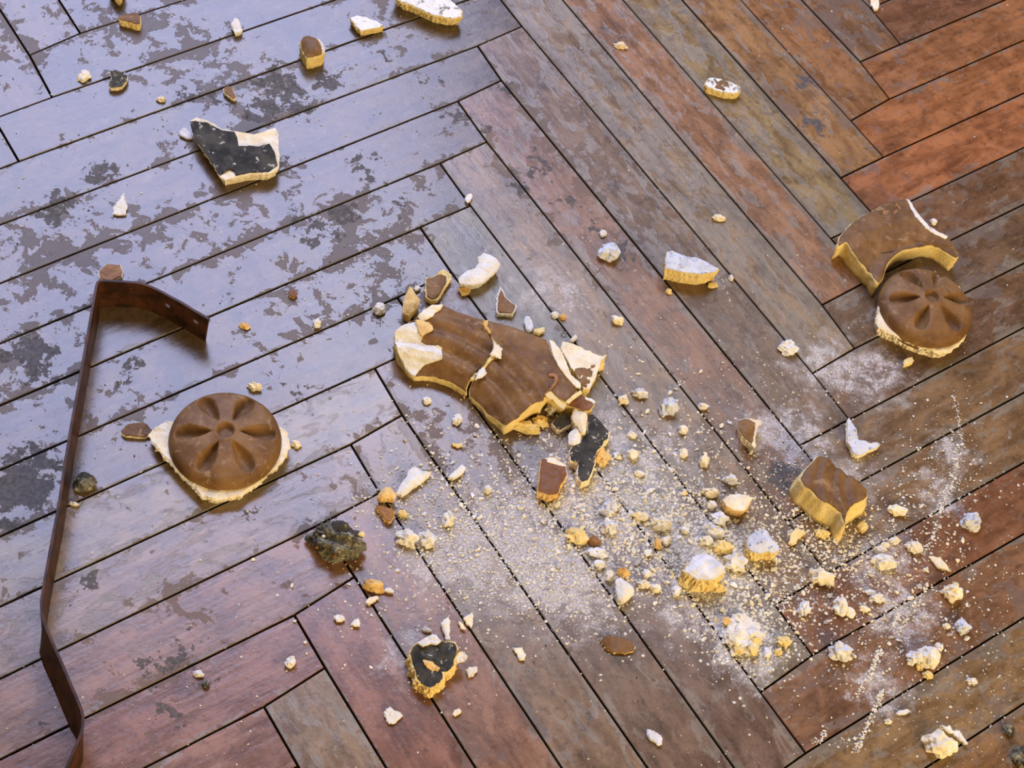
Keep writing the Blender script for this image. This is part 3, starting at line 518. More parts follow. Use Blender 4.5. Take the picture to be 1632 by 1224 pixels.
# ------------------------------------------------------------------ iron strap
def strap():
    H = .0375; T = .0022
    top = [(333, 508), (326, 504), (316, 498), (307, 493), (299, 488), (290, 482.5), (281, 477.5), (271, 472), (262, 467), (252, 462), (242, 457), (231, 453), (222, 451), (210, 449.8), (196, 448.6), (180, 447.4), (165, 446.4), (159, 446.8),
           (155.5, 450), (153, 458), (150, 475), (146, 497), (142, 520), (137, 548), (131, 580), (125.5, 612), (119, 648), (113, 682), (107, 718), (101, 752), (96, 786), (91, 818), (84.5, 853), (78, 888), (72, 920),
           (67.5, 948), (66, 962), (66.5, 976), (70, 990), (77, 1008), (86, 1029), (96, 1052), (106, 1075), (116, 1098), (124, 1116), (130, 1131), (132.5, 1142), (132.5, 1154), (130, 1167), (124, 1182), (116, 1200), (108, 1218), (100, 1236), (86, 1266), (70, 1300)]
    p = [at(u, v, H).xy for u, v in top]
    n = len(p)
    rows = [0, .0125, .0205, .0245, H]
    holes = {(7, 2), (8, 2), (2, 1), (3, 1)} - {(8, 2), (2, 1)}
    holes = {(7, 2), (2, 2)}
    V, Fc = [], []
    nr = len(rows)
    # (the end of the flap is cut at a slant: the lower rows start a little later)
    for i in range(n):
        a, b = p[max(0, i - 1)], p[min(n - 1, i + 1)]
        t = (b - a).normalized(); nn = Vector((-t.y, t.x))
        wob = .0005 * noise.noise((i * .35, 3, 1))
        for k, z in enumerate(rows):
            q = p[i] + (t * (H - z) * .13 if i == 0 else t * 0)
            vv = top[i][1]
            tw = max(0, min(1, (vv - 968) / 45)) * max(0, min(1, (1178 - vv) / 45))      # the twisted bend leans over
            q = q + Vector((-.0105, -.002)) * tw * (1 - z / H)
            for s in (-1, 1):
                r = q + nn * (s * T / 2 + wob)
                V.append((r.x, r.y, z))
    def vid(i, k, s): return (i * nr + k) * 2 + s
    for i in range(n - 1):
        for k in range(nr - 1):
            if (i, k) in holes:
                Fc += [(vid(i, k, 0), vid(i, k, 1), vid(i + 1, k, 1), vid(i + 1, k, 0)), (vid(i, k + 1, 0), vid(i + 1, k + 1, 0), vid(i + 1, k + 1, 1), vid(i, k + 1, 1)),
                       (vid(i, k, 0), vid(i, k + 1, 0), vid(i, k + 1, 1), vid(i, k, 1)), (vid(i + 1, k, 0), vid(i + 1, k, 1), vid(i + 1, k + 1, 1), vid(i + 1, k + 1, 0))]
                continue
            Fc.append((vid(i, k, 0), vid(i, k + 1, 0), vid(i + 1, k + 1, 0), vid(i + 1, k, 0)))
            Fc.append((vid(i, k, 1), vid(i + 1, k, 1), vid(i + 1, k + 1, 1), vid(i, k + 1, 1)))
        Fc.append((vid(i, 0, 0), vid(i + 1, 0, 0), vid(i + 1, 0, 1), vid(i, 0, 1)))
        Fc.append((vid(i, nr - 1, 0), vid(i, nr - 1, 1), vid(i + 1, nr - 1, 1), vid(i + 1, nr - 1, 0)))
    for i in (0, n - 1):
        for k in range(nr - 1): Fc.append((vid(i, k, 0), vid(i, k, 1), vid(i, k + 1, 1), vid(i, k + 1, 0)))
    me = mesh('iron_strap', V, Fc, [M_RUST], smooth=False)
    bm = bmesh.new(); bm.from_mesh(me); bmesh.ops.recalc_face_normals(bm, faces=bm.faces); bm.to_mesh(me); bm.free()
    c = at(130, 640); me.transform(Matrix.Translation((-c.x, -c.y, 0)))
    o = link('iron_strap', me); o.location = (c.x, c.y, 0)
    tag(o, 'long rusty brown iron strap standing on edge with a bent drilled end', 'strap')
    q = [at(u, v, H).xy for u, v in top]
    for i in range(n - 1):      # keep loose crumbs off it
        t = (q[i + 1] - q[i]).normalized(); nn = Vector((-t.y, t.x)) * .006
        BIG.append(ccw([q[i] - nn, q[i] + nn, q[i + 1] + nn, q[i + 1] - nn]))
        if 960 < top[i][1] < 1190:
            e = Vector((-.008, 0)); BIG.append(ccw([q[i] - nn + e, q[i] + nn + e, q[i + 1] + nn + e, q[i + 1] - nn + e]))
strap()

# ------------------------------------------------------------------ plaster rosettes
def rosette(label, cu, cv, R, hub, back_px, back_h, lift, under):
    zb = lift
    c = at(cu, cv, zb)
    root = tag(empty('plaster_rosette', (c.x, c.y, 0)), label, 'rosette')
    e = at(cu + 60, cv, zb).xy - c.xy
    a0 = math.atan2(e.y, e.x)
    NR, NA = 46, 132
    hx, hy = hub
    def z(x, y):
        rr = math.hypot(x, y); k = rr / R
        h = .0170 * (1 - .46 * k ** 2.2)
        if k > .86: h -= .0078 * (1 - math.sqrt(max(0, 1 - ((k - .86) / .14) ** 2)))
        px, py = x - hx, y - hy
        r2 = math.hypot(px, py) / R; th = math.atan2(py, px) - a0
        d = r2 / .155
        if d < 1: h -= .0052 * min(1, (1 - d * d) * 2.2)
        elif d < 1.5: h += .0006 * math.sin((d - 1) * 2 * math.pi)
        ang = (th + math.pi / 6) % (math.pi / 3) - math.pi / 6
        lat = r2 * ang
        u = (r2 - .575) / .32
        if abs(u) < 1:
            hw = .165 * (0.64 + .36 * u) * math.sqrt(1 - u * u) + 1e-4
            q = abs(lat) / hw
            if q < 1.25:
                s = max(0, 1 - (q / 1.25) ** 2); h -= .0092 * s ** .75 * (1 - u * u) ** .6
        h += .0005 * noise.noise((x * 90, y * 90, R * 100)) + .00025 * noise.noise((x * 300, y * 300, 2))
        return h
    V, Fc = [(0, 0, z(0, 0))], []
    for i in range(1, NR + 1):
        k = (i / NR) ** .9 * R
        for j in range(NA):
            a = 2 * math.pi * j / NA
            V.append((k * math.cos(a), k * math.sin(a), z(k * math.cos(a), k * math.sin(a))))
    for j in range(NA):
        Fc.append((0, 1 + j, 1 + (j + 1) % NA))
    for i in range(NR - 1):
        for j in range(NA):
            a, b = 1 + i * NA + j, 1 + i * NA + (j + 1) % NA
            Fc.append((a, a + NA, b + NA, b))
    b0 = len(V)
    for j in range(NA):
        a = 2 * math.pi * j / NA; V.append((R * 1.004 * math.cos(a), R * 1.004 * math.sin(a), -.004))
    for j in range(NA):
        a, b = 1 + (NR - 1) * NA + j, 1 + (NR - 1) * NA + (j + 1) % NA
        Fc.append((a, b0 + j, b0 + (j + 1) % NA, b))
    Fc.append(tuple(range(len(V) - 1, b0 - 1, -1)))
    disc = link('rosette_disc', mesh('rosette_disc', V, Fc, [M_BROWN], smooth=True), root)
    disc.location = (0, 0, zb)
    SEED[0] += 1
    w2 = P2(back_px, back_h)
    BIG.append(ccw([Vector(q) for q in w2])); BIG.append([Vector((c.x + R * math.cos(i), c.y + R * math.sin(i))) for i in (0, .7, 1.4, 2.1, 2.8, 3.5, 4.2, 4.9, 5.6)])
    bk = slab('plaster_back', w2, 0, back_h, under=under, jit=.0012, bevel=.0016, amp=.0007, mats=[M_CREAM], seed=SEED[0], step=.0018)
    bk.transform(Matrix.Translation((-c.x, -c.y, 0)))
    link('plaster_back', bk, root)
    return root
rosette('brown plaster rosette with six petal hollows on a broken cream base, beside the iron strap', 359, 705, .0482, (0, .002),
        [(237, 691), (246, 682), (256, 675), (268, 669), (285, 672), (330, 650), (390, 650), (441, 677), (452, 681), (458, 689), (460, 700), (463, 709), (459, 720), (452, 733), (444, 743), (428, 755), (413, 770), (398, 779), (384, 790), (368, 793), (345, 797), (331, 794), (318, 789), (305, 774), (294, 764), (285, 755), (270, 736), (256, 722), (246, 712), (240, 702)],
        .0125, .0118, .004)
rosette('brown plaster rosette with six petal hollows lying against the big curved fragment at right', 1473, 494, .0458, (.002, .005),
        [(1398, 500), (1403, 470), (1430, 440), (1480, 430), (1530, 455), (1546, 490), (1545, 520), (1538, 540), (1525, 552), (1508, 561), (1492, 561), (1476, 555), (1460, 551), (1444, 544), (1428, 535), (1412, 529), (1401, 522), (1396, 512)],
        .0155, .0145, .004)

# ------------------------------------------------------------------ moulded fragments
def rings(cu, cv, spec, base=0.0):
    """mouldings concentric about a photo point: list of (radius mm, height mm), linear in between"""
    c = at(cu, cv).xy
    sp = [(a * 1e-3, b * 1e-3) for a, b in spec]
    def zf(x, y):
        r = math.hypot(x - c.x, y - c.y)
        if r <= sp[0][0]: return sp[0][1]
        for (a, za), (b, zb) in zip(sp, sp[1:]):
            if r <= b:
                t = (r - a) / (b - a); t = t * t * (3 - 2 * t)
                return za + (zb - za) * t
        return sp[-1][1]
    return zf
ARC = rings(628, 742, [(94, -17), (100, -13), (106, -7), (110, -4.5), (113, -6.4), (117, -8), (121, -4.5), (126, -1.2), (130, -.6), (133, -2.8), (136, -5), (140, -2), (145, .2), (150, -.8), (153, -2.8), (158, -1.4), (166, -.2), (185, -1.2), (215, -3), (245, -6)])
arcR = [(777, 511), (800, 516), (827, 524), (854, 535), (872, 542), (880, 566), (891, 586), (905, 605), (917, 616), (921, 622), (912, 632), (901, 641), (890, 635), (877, 626), (868, 634), (867, 640),
        (856, 641), (843, 650), (832, 660), (819, 671), (806, 679), (790, 669), (776, 660), (762, 645), (748, 632), (748, 620), (757, 600), (768, 592), (782, 574), (795, 560), (794, 548), (786, 540), (781, 530), (776, 521)]
shard('moulding_fragment', 'right piece of the broken brown arched moulding at centre, with a cracked corner', 'fragment', arcR, 27, M_BROWN, M_YELLOW, under=2, jit=.9, bevel=1.0, amp=.3, zf=ARC, inset=.7, smooth=True,
      patches=[('bare_plaster', M_CREAM, [(875, 541), (884, 546), (896, 562), (903, 580), (910, 597), (926, 612), (925, 619), (917, 617), (905, 604), (892, 588), (881, 566)], 1.6),
               ('peeled_edge', M_OCHRE, [(872, 597), (880, 594), (888, 597), (890, 605), (886, 614), (877, 624), (868, 632), (866, 629), (876, 619), (883, 609), (883, 601), (874, 600)], 1.3),
               ('peeled_edge', M_YELLOW, [(868, 630), (877, 623), (886, 633), (896, 642), (903, 646), (899, 654), (890, 648), (880, 637), (872, 634)], 1.3),
               ('peeled_edge', M_YELLOW, [(901, 641), (912, 631), (925, 622), (928, 627), (915, 636), (906, 644)], 1.3)])
arcL = [(644, 519), (653, 511), (663, 508), (671, 497), (680, 491), (695, 486), (706, 485), (712, 489), (730, 497), (751, 504), (772, 509), (771, 519), (777, 531), (783, 541), (790, 549), (788, 560), (776, 573), (764, 590), (752, 601), (746, 612), (744, 628),
        (733, 620), (720, 612), (706, 606), (690, 602), (675, 600), (661, 601), (651, 595), (644, 588), (640, 575), (633, 563), (628, 548), (627, 535), (632, 527)]
shard('moulding_fragment', 'left piece of the broken brown arched moulding at centre, its coat peeled to cream', 'fragment', arcL, 27, M_BROWN, M_YELLOW, under=2, jit=.9, bevel=1.0, amp=.3, zf=ARC, inset=.7, smooth=True,
      patches=[('bare_plaster', M_WHITE, [(628, 530), (637, 522), (648, 516), (662, 512), (672, 513), (686, 521), (688, 527), (675, 533), (671, 544), (680, 551), (697, 550), (705, 553), (705, 571), (693, 574), (678, 578), (668, 590), (661, 600), (651, 594), (645, 586), (641, 574), (634, 562), (629, 546)], 1.8),
               ('ochre_stain', M_ORANGE, [(662, 513), (672, 512), (686, 521), (690, 526), (678, 531), (672, 541), (667, 530)], 2.6),
               ('peeled_edge', M_CREAM, [(665, 505), (677, 494), (688, 486), (706, 486), (702, 493), (694, 498), (690, 504), (680, 509), (672, 513)], 1.8),
               ('peeled_edge', M_YELLOW, [(749, 604), (757, 595), (768, 588), (779, 571), (788, 562), (791, 568), (783, 575), (772, 587), (760, 598), (753, 606)], 1.5),
               ('peeled_edge', M_ORANGE, [(769, 516), (773, 511), (778, 510), (777, 520), (783, 530), (779, 531), (772, 523)], 1.2)])
shard('plaster_chip', 'cream triangular chip sitting in the crack between the two arched moulding pieces', 'chip', [(786, 541), (793, 549), (800, 554), (799, 570), (792, 568), (781, 564), (786, 555)], 4, side=M_CREAM, z0=28, keep=False)
shard('plaster_chip', 'white flake lying across the crack of the arched moulding near its inner edge', 'chip', [(764, 589), (771, 583), (776, 594), (769, 601), (757, 604)], 3, side=M_WHITE, z0=24, keep=False)

G = rings(1478, 500, [(40, -5), (52, -2), (58, 0), (64, -1.5), (68, -3.5), (73, -1), (95, 1.5), (120, -1), (140, -4)])
shard('moulding_fragment', 'large curved brown moulding fragment with thick yellow broken edges, above the right rosette', 'fragment',
      [(1445, 318), (1456, 331), (1466, 345), (1476, 358), (1487, 367), (1500, 374), (1512, 379), (1518, 386), (1525, 398), (1529, 409), (1524, 412), (1510, 404), (1496, 396), (1480, 391), (1466, 394), (1452, 397), (1440, 399), (1430, 405), (1421, 413), (1414, 424), (1410, 437), (1406, 447),
       (1400, 452), (1394, 446), (1388, 437), (1378, 426), (1367, 414), (1357, 400), (1348, 386), (1340, 391), (1334, 393), (1337, 378), (1349, 363), (1361, 352), (1375, 345), (1390, 336), (1405, 326), (1425, 320)],
      23, M_BROWN, M_YELLOW, under=1.5, jit=.8, bevel=1.2, amp=.5, zf=G, inset=.8, smooth=True, patches=[('broken_rim', M_WHITE, [(1444, 317), (1450, 320), (1463, 340), (1479, 359), (1495, 370), (1511, 377), (1508, 381), (1492, 375), (1475, 364), (1459, 346)], 1.0), ('worn_spot', M_OCHRE, [(1402, 334), (1414, 325), (1428, 323), (1436, 331), (1432, 343), (1419, 349), (1405, 346)], .5)])

K = rings(1414, 810, [(25, -4), (36, -1), (42, 0), (46, -2.6), (50, -1), (54, 0), (57.5, -3), (61, -1), (68, .3), (72, -1.6), (76, -.4), (90, -3), (104, -8)])
shard('moulding_fragment', 'small ribbed brown moulding fragment with a thick yellow fracture face, at lower right', 'fragment',
      crop(1230, 700, 6.8, [(300, 420), (345, 340), (440, 240), (480, 195), (530, 175), (620, 200), (680, 280), (760, 335), (850, 390), (960, 470), (1035, 545), (1040, 620), (1000, 665), (920, 700), (855, 745), (825, 800), (810, 860), (800, 930), (775, 880), (745, 800), (640, 720), (560, 690), (460, 590), (400, 540), (340, 510)]),
      27, M_BROWN, M_YELLOW, under=-4, jit=.5, bevel=1.2, amp=.3, zf=K, inset=.8, smooth=True)

# ------------------------------------------------------------------ shards, chips and lumps, one by one
c1 = lambda *p: crop(270, 160, 8.16, p)
shard('plaster_shard', 'large angular shard lying with its black-grey back up on the pale planks, upper left', 'shard',
      c1((265, 250), (350, 215), (480, 250), (590, 300), (660, 360), (740, 370), (860, 395), (1000, 410), (1100, 430), (1250, 390), (1380, 340), (1415, 420), (1420, 600), (1435, 760), (1420, 890), (1290, 955), (1050, 960), (860, 1000), (715, 1030), (650, 990), (560, 830), (430, 640), (320, 480), (280, 350)),
      15, M_DARK, M_CREAM, under=5, jit=.7, bevel=1.2, inset=.3, face_name='dark_coat', zf=None,
      face_px=c1((262, 275), (350, 275), (480, 292), (560, 330), (650, 375), (740, 395), (850, 415), (885, 480), (900, 600), (1040, 590), (1150, 600), (1300, 560), (1375, 680), (1410, 840), (1280, 935), (1050, 945), (860, 985), (840, 920), (780, 895), (700, 960), (655, 985), (560, 830), (430, 640), (325, 490), (280, 360)))
shard('plaster_shard', 'white-skinned curved shard with a yellow lower rim, cut by the top edge of the photo', 'shard',
      [(627, -6), (640, 4), (656, 9), (672, 17), (690, 25), (706, 29), (724, 31), (738, 27), (737, 17), (728, 8), (716, -2), (704, -18), (680, -34), (650, -36), (632, -22)], 15, M_MOTTLE, M_YELLOW, under=6, jit=.9, dome=2, inset=.9)
shard('plaster_shard', 'small white and grey mottled shard with a yellow edge, left of the top-edge shard', 'shard', [(557, 29), (568, 25), (579, 26), (590, 30), (602, 35), (613, 42), (605, 45), (592, 47), (582, 49), (575, 50), (568, 44), (562, 36)], 8.5, M_MOTTLE, M_YELLOW, under=2, jit=.6, inset=.6)
shard('plaster_shard', 'short rounded brown-coated block with a yellow broken end, near the top edge', 'shard', [(477, 66), (481, 60), (487, 57), (497, 58), (506, 61), (512, 66), (517, 75), (518, 82), (514, 87), (506, 89), (498, 92), (489, 92), (484, 86), (479, 77)], 17, M_BROWN, M_YELLOW, under=1, dome=4, inset=1.2, bevel=2.5, smooth=True, patches=[('bare_side', M_WHITE, [(502, 60), (508, 62), (513, 67), (517, 75), (518, 82), (513, 86), (510, 80), (507, 71)], .8)])
shard('plaster_shard', 'small brown-topped chip with a yellow front edge, near the top left corner', 'shard', [(188, 28), (198, 23), (209, 20), (218, 21), (224, 25), (224, 39), (218, 40), (209, 37), (199, 34), (190, 32)], 9, M_BROWN, M_YELLOW, inset=.7)
shard('plaster_chip', 'cream chip half cut off by the top edge at far left', 'chip', [(172, -20), (200, -22), (197, -5), (190, -1), (184, -3), (178, -9)], 12, side=M_YELLOW, under=3)
shard('plaster_shard', 'thin grey-brown flake with pale edges, on a joint at upper left', 'shard', [(175, 114), (184, 112), (193, 114), (198, 119), (204, 121), (203, 130), (195, 138), (184, 141), (175, 140), (172, 134), (177, 126)], 6, M_SOOT, M_CREAM, under=2)
lump('plaster_chip', 'tiny brown and white chip left of the grey-brown flake at upper left', 'chip', 134, 121, 17, 22, M_CREAM, 6, rough=.4)
shard('plaster_chip', 'tiny brown-topped chip with a cream edge above the black-backed shard', 'chip', [(356, 140), (363, 137), (370, 139), (374, 148), (377, 156), (372, 158), (363, 152), (357, 147)], 5, M_BROWN, M_CREAM)
lump('plaster_chip', 'tiny cream and brown crumb of plaster on the plank above the black-backed shard', 'chip', 257, 158, 14, 11, M_CREAM, 5, rough=.4)
shard('plaster_chip', 'white wedge-shaped chip on a joint near the top edge', 'chip', [(374, 27), (379, 29), (383, 36), (387, 49), (381, 52), (374, 52), (370, 44), (367, 38), (371, 33)], 7, side=M_WHITE, under=2)
shard('plaster_chip', 'flat white pointed chip lying below left of the black-backed shard', 'chip', [(197, 307), (200, 318), (203, 330), (200, 341), (190, 342), (180, 340), (181, 328), (190, 318)], 3, side=M_WHITE)
shard('plaster_chip', 'bluish white chip touching the left tip of the black-backed shard', 'chip', [(290, 204), (298, 205), (304, 210), (307, 219), (300, 220), (288, 216), (285, 212)], 3.5, side=M_GREY)
shard('plaster_shard', 'small tan-coated piece peeping over the corner of the iron strap', 'shard', [(157, 433), (163, 426), (170, 420), (180, 421), (192, 422), (196, 431), (195, 442), (180, 448), (165, 448), (158, 442)], 14, M_OCHRE, M_CREAM, inset=.9)
shard('paint_flake', 'thin leaf-shaped brown flake left of the rosette by the strap', 'flake', [(192, 688), (199, 680), (207, 675), (219, 674), (230, 673), (239, 681), (246, 690), (239, 693), (231, 697), (215, 696), (200, 695)], 4, M_BROWN, M_CREAM, inset=.3)
lump('plaster_lump', 'small dark grey oval lump beside the iron strap', 'lump', 135, 768, 33, 33, M_SOOT, 11, rough=.3)
lump('plaster_chip', 'tiny white crumb resting against the foot of the iron strap', 'chip', 118, 803, 15, 9, M_WHITE, 4)
lump('plaster_chip', 'small cream and brown chip just above the left rosette', 'chip', 406, 615, 24, 17, M_CREAM, 8, rough=.45)
lump('plaster_chip', 'small brown and cream chip at the right edge of the left rosette', 'chip', 472, 708, 16, 14, M_CREAM, 6, rough=.4)
shard('paint_flake', 'tiny reddish brown flake on the lavender plank above the left rosette', 'flake', [(459, 466), (463, 461), (472, 463), (475, 469), (469, 474), (461, 472)], 3, M_RED, M_ORANGE, inset=.2)
lump('plaster_chip', 'tiny white crumb with a yellow foot right of the strap flap', 'chip', 505, 515, 14, 19, M_WHITE, 7, rough=.35)
lump('plaster_chip', 'tiny tan crumb between the strap flap and the arched moulding', 'chip', 390, 519, 18, 12, M_ORANGE, 4, rough=.4)

c2 = lambda *p: crop(600, 400, 8.16, p)
shard('plaster_shard', 'raised white wavy shard with a notch, above the arched moulding', 'shard', c2((1310, 80), (1400, 10), (1480, 45), (1540, 80), (1620, 160), (1570, 250), (1480, 330), (1390, 405), (1330, 420), (1250, 445), (1150, 430), (1080, 410), (1060, 370), (1100, 310), (1160, 260), (1280, 220), (1330, 150)), 13, side=M_WHITE, under=4, jit=.6, dome=2)
shard('plaster_chip', 'bright ochre-yellow chip tucked under the raised white wavy shard', 'chip', c2((1060, 490), (1100, 470), (1200, 470), (1230, 500), (1205, 550), (1110, 570)), 4, side=M_ORANGE, keep=False)
shard('plaster_shard', 'brown-faced shard with a white corner, just above the arched moulding', 'shard', c2((640, 340), (740, 330), (800, 290), (820, 255), (880, 230), (950, 280), (978, 345), (930, 420), (885, 480), (850, 560), (800, 620), (720, 645), (640, 600), (630, 470)), 8, M_BROWN, M_YELLOW, inset=.3,
      face_px=c2((650, 360), (740, 340), (840, 310), (910, 330), (915, 400), (870, 480), (840, 550), (790, 600), (720, 630), (660, 590), (645, 470)))
shard('plaster_shard', 'upright ochre sliver leaning at the left tip of the arched moulding', 'shard', c2((430, 455), (470, 480), (510, 560), (575, 640), (540, 720), (480, 790), (420, 840), (340, 800), (345, 700), (370, 580), (410, 500)), 14, side=M_ORANGE, under=2, dome=3)
shard('plaster_chip', 'small white crumb above the ochre sliver', 'chip', c2((490, 480), (530, 445), (575, 470), (560, 500), (510, 510)), 4, side=M_WHITE)
lump('plaster_chip', 'white crumb left of the ochre sliver, on a lavender plank', 'chip', 605, 492, 20, 24, M_WHITE, 8)
shard('plaster_shard', 'small brown triangular shard with pale rims, right above the arched moulding', 'shard', [(797, 455), (801, 460), (807, 473), (815, 481), (824, 487), (822, 494), (817, 502), (806, 500), (792, 500), (791, 488), (792, 475)], 6, M_BROWN, M_WHITE, inset=1.6)
lump('plaster_chip', 'white crumb of a pair right above the arched moulding', 'chip', 884, 502, 13, 14, M_WHITE, 5)
lump('plaster_chip', 'tan crumb of a pair right above the arched moulding', 'chip', 897, 505, 12, 12, M_ORANGE, 5)
shard('plaster_chip', 'grey-white chip touching the upper edge of the arched moulding', 'chip', [(838, 503), (845, 504), (849, 512), (851, 522), (846, 528), (839, 524), (835, 513)], 5, side=M_GREY)
shard('plaster_chip', 'yellow chip touching the upper edge of the arched moulding', 'chip', [(851, 523), (858, 523), (868, 520), (868, 528), (860, 532), (852, 529)], 5, side=M_YELLOW)
shard('plaster_chip', 'thin cream triangular chip above the cream-faced corner shard', 'chip', [(908, 544), (914, 536), (918, 531), (921, 537), (916, 543)], 4, side=M_CREAM)
lump('plaster_chip', 'cream crumb alone on the bare plank between arch and grey-faced block', 'chip', 984, 510, 20, 18, M_CREAM, 8)
lump('plaster_lump', 'small grey-cream lump on a joint, upper middle', 'lump', 972, 401, 34, 34, M_SPECK, 13, rough=.35)
lump('plaster_chip', 'tiny white crumb just above the grey-cream lump', 'chip', 961, 372, 12, 14, M_WHITE, 4)
c7 = lambda *p: crop(900, 360, 5.44, p)
shard('plaster_shard', 'thick yellow block with a blue-grey speckled top, right of centre', 'shard', c7((880, 225), (930, 215), (1000, 240), (1050, 265), (1130, 270), (1230, 310), (1300, 350), (1340, 372), (1310, 405), (1230, 415), (1180, 425), (1120, 420), (1050, 410), (980, 395), (910, 380), (870, 375), (870, 300)), 20, M_SPECK, M_YELLOW, under=3, jit=.6, inset=.5, dome=1)
shard('plaster_chip', 'small yellow chip at the right foot of the blue-grey topped block', 'chip', c7((1245, 500), (1280, 485), (1320, 490), (1330, 520), (1280, 530), (1245, 520)), 4, side=M_YELLOW)
lump('plaster_chip', 'tiny yellow crumb below left of the blue-grey topped block', 'chip', 1066, 464, 10, 12, M_YELLOW, 4)
lump('plaster_chip', 'tiny upright white crumb right of the blue-grey topped block', 'chip', 1165, 443, 8, 12, M_WHITE, 5)
lump('plaster_chip', 'white crumb with a yellow foot in the middle of the right-hand long plank', 'chip', 1256, 554, 30, 28, M_WHITE, 9, rough=.4)
shard('plaster_shard', 'small oblong brown-topped piece with white ends, upper right', 'shard', [(1123, 134), (1126, 127), (1131, 123), (1143, 125), (1152, 127), (1161, 129), (1172, 134), (1180, 139), (1180, 146), (1177, 149), (1168, 150), (1155, 148), (1140, 144), (1127, 140)], 9, M_MOTTLE, M_YELLOW, inset=.6, patches=[('brown_coat', M_BROWN, [(1136, 128), (1148, 127), (1160, 131), (1163, 139), (1155, 144), (1140, 140)], .6)])
shard('plaster_chip', 'pale orange chip at the top edge, far right', 'chip', [(1387, -8), (1398, -8), (1402, 6), (1400, 14), (1394, 15), (1388, 6)], 4, side=M_CREAM)
lump('plaster_chip', 'tiny half-grey half-cream crumb on the plank right of upper middle', 'chip', 1146, 347, 22, 13, M_CREAM, 6)
lump('plaster_chip', 'tiny cream crumb beside a dark smudge near the top edge', 'chip', 990, 73, 22, 12, M_CREAM, 5, rough=.45)
shard('plaster_chip', 'tiny white pointed chip at a plank end above centre', 'chip', [(741, 318), (744, 310), (750, 307), (753, 312), (750, 319), (745, 323)], 4, side=M_WHITE)
shard('plaster_chip', 'small yellow chip below the right rosette', 'chip', [(1441, 573), (1447, 570), (1454, 568), (1457, 575), (1452, 580), (1441, 582)], 6, side=M_YELLOW)
lump('plaster_chip', 'tiny white crumb beside the upper right rim of the big curved fragment', 'chip', 1488, 353, 11, 13, M_WHITE, 5)

# around the right end of the arch
lump('plaster_lump', 'yellow crumbling lump under the broken lower end of the arched moulding', 'lump', 836, 680, 44, 24, M_YELLOW, 10, rough=.5, freq=2.4)
lump('plaster_lump', 'small yellow crumbling lump between the arch end and the small black-backed shard', 'lump', 862, 672, 24, 22, M_YELLOW, 8, rough=.5, freq=2.4)
c3 = lambda *p: crop(780, 500, 7.42, p)
shard('plaster_shard', 'triangular shard with a wide cream face, touching the right end of the arched moulding', 'shard', c3((860, 325), (960, 350), (1100, 405), (1130, 430), (1190, 445), (1240, 475), (1330, 505), (1390, 480), (1360, 530), (1320, 570), (1300, 640), (1280, 690), (1255, 770), (1220, 830), (1190, 890), (1110, 890), (1080, 830), (1050, 760), (1010, 690), (960, 640), (900, 520), (840, 420)), 20, M_CREAM, M_YELLOW, under=3, jit=.5, inset=.2,
      patches=[('brown_coat', M_BROWN, c3((985, 650), (1080, 640), (1170, 630), (1250, 605), (1240, 680), (1205, 760), (1190, 850), (1150, 880), (1095, 850), (1050, 730)), .7)])
shard('plaster_shard', 'small brown shard with a white rim below the cream-faced corner shard', 'shard', c3((900, 1080), (1000, 1010), (1090, 970), (1180, 1000), (1250, 1045), (1230, 1100), (1180, 1150), (1100, 1150), (1000, 1110)), 16, M_RED, M_YELLOW, under=2, inset=.5, patches=[('white_rim', M_WHITE, c3((1095, 985), (1130, 978), (1200, 1005), (1260, 1045), (1235, 1070), (1200, 1045), (1150, 1020)), .8)])
c4 = lambda *p: crop(840, 640, 6.8, p)
shard('plaster_shard', 'square brown-faced shard with ochre broken edges, below the arched moulding', 'shard', c4((150, 620), (200, 620), (270, 640), (420, 705), (435, 790), (400, 870), (370, 905), (345, 1000), (240, 1020), (170, 995), (110, 970), (125, 830), (140, 700)), 13, M_RED, M_ORANGE, under=1, inset=.7,
      patches=[('bare_plaster', M_CREAM, c4((190, 610), (290, 600), (370, 655), (430, 690), (415, 715), (320, 690), (220, 660)), .6)])
shard('plaster_shard', 'black-backed shard with crumbly cream edges in the middle of the rubble', 'shard', c4((650, 140), (720, 140), (800, 220), (890, 320), (885, 400), (830, 440), (810, 500), (760, 540), (745, 620), (730, 700), (705, 790), (660, 850), (590, 880), (540, 800), (550, 680), (470, 640), (455, 540), (500, 470), (570, 450), (600, 380), (655, 330)), 11, M_DARK, M_CREAM, under=0, jit=1.1, inset=.7)
shard('plaster_shard', 'small black-backed shard with a cream curl, at the foot of the arched moulding', 'shard', c4((270, 230), (330, 160), (400, 120), (470, 180), (485, 245), (420, 275), (365, 310), (320, 300)), 9, M_DARK, M_CREAM, under=1, inset=.5)
shard('plaster_chip', 'upper cream curled chip leaning on the black-backed shard in the rubble', 'chip', c4((480, 150), (510, 70), (560, 95), (655, 120), (650, 220), (640, 330), (600, 335), (545, 260), (500, 220)), 17, side=M_CREAM, under=2, dome=2, keep=False)
shard('plaster_chip', 'lower cream curled chip leaning on the black-backed shard in the rubble', 'chip', c4((450, 340), (510, 290), (560, 260), (595, 370), (570, 455), (500, 470), (450, 450)), 13, side=M_WHITE, under=2, dome=2, keep=False)
lump('plaster_lump', 'crumbly ochre lump at the right flank of the central black-backed shard', 'lump', 960, 727, 24, 34, M_ORANGE, 10, rough=.45)
lump('plaster_chip', 'grey-white crumb at the lower corner of the arched moulding', 'chip', 878, 651, 17, 24, M_MOTTLE, 8, rough=.4)
lump('plaster_chip', 'bright cream crumb at the foot of the square brown-faced shard', 'chip', 887, 802, 14, 16, M_WHITE, 6)
c5 = lambda *p: crop(600, 700, 6.8, p)
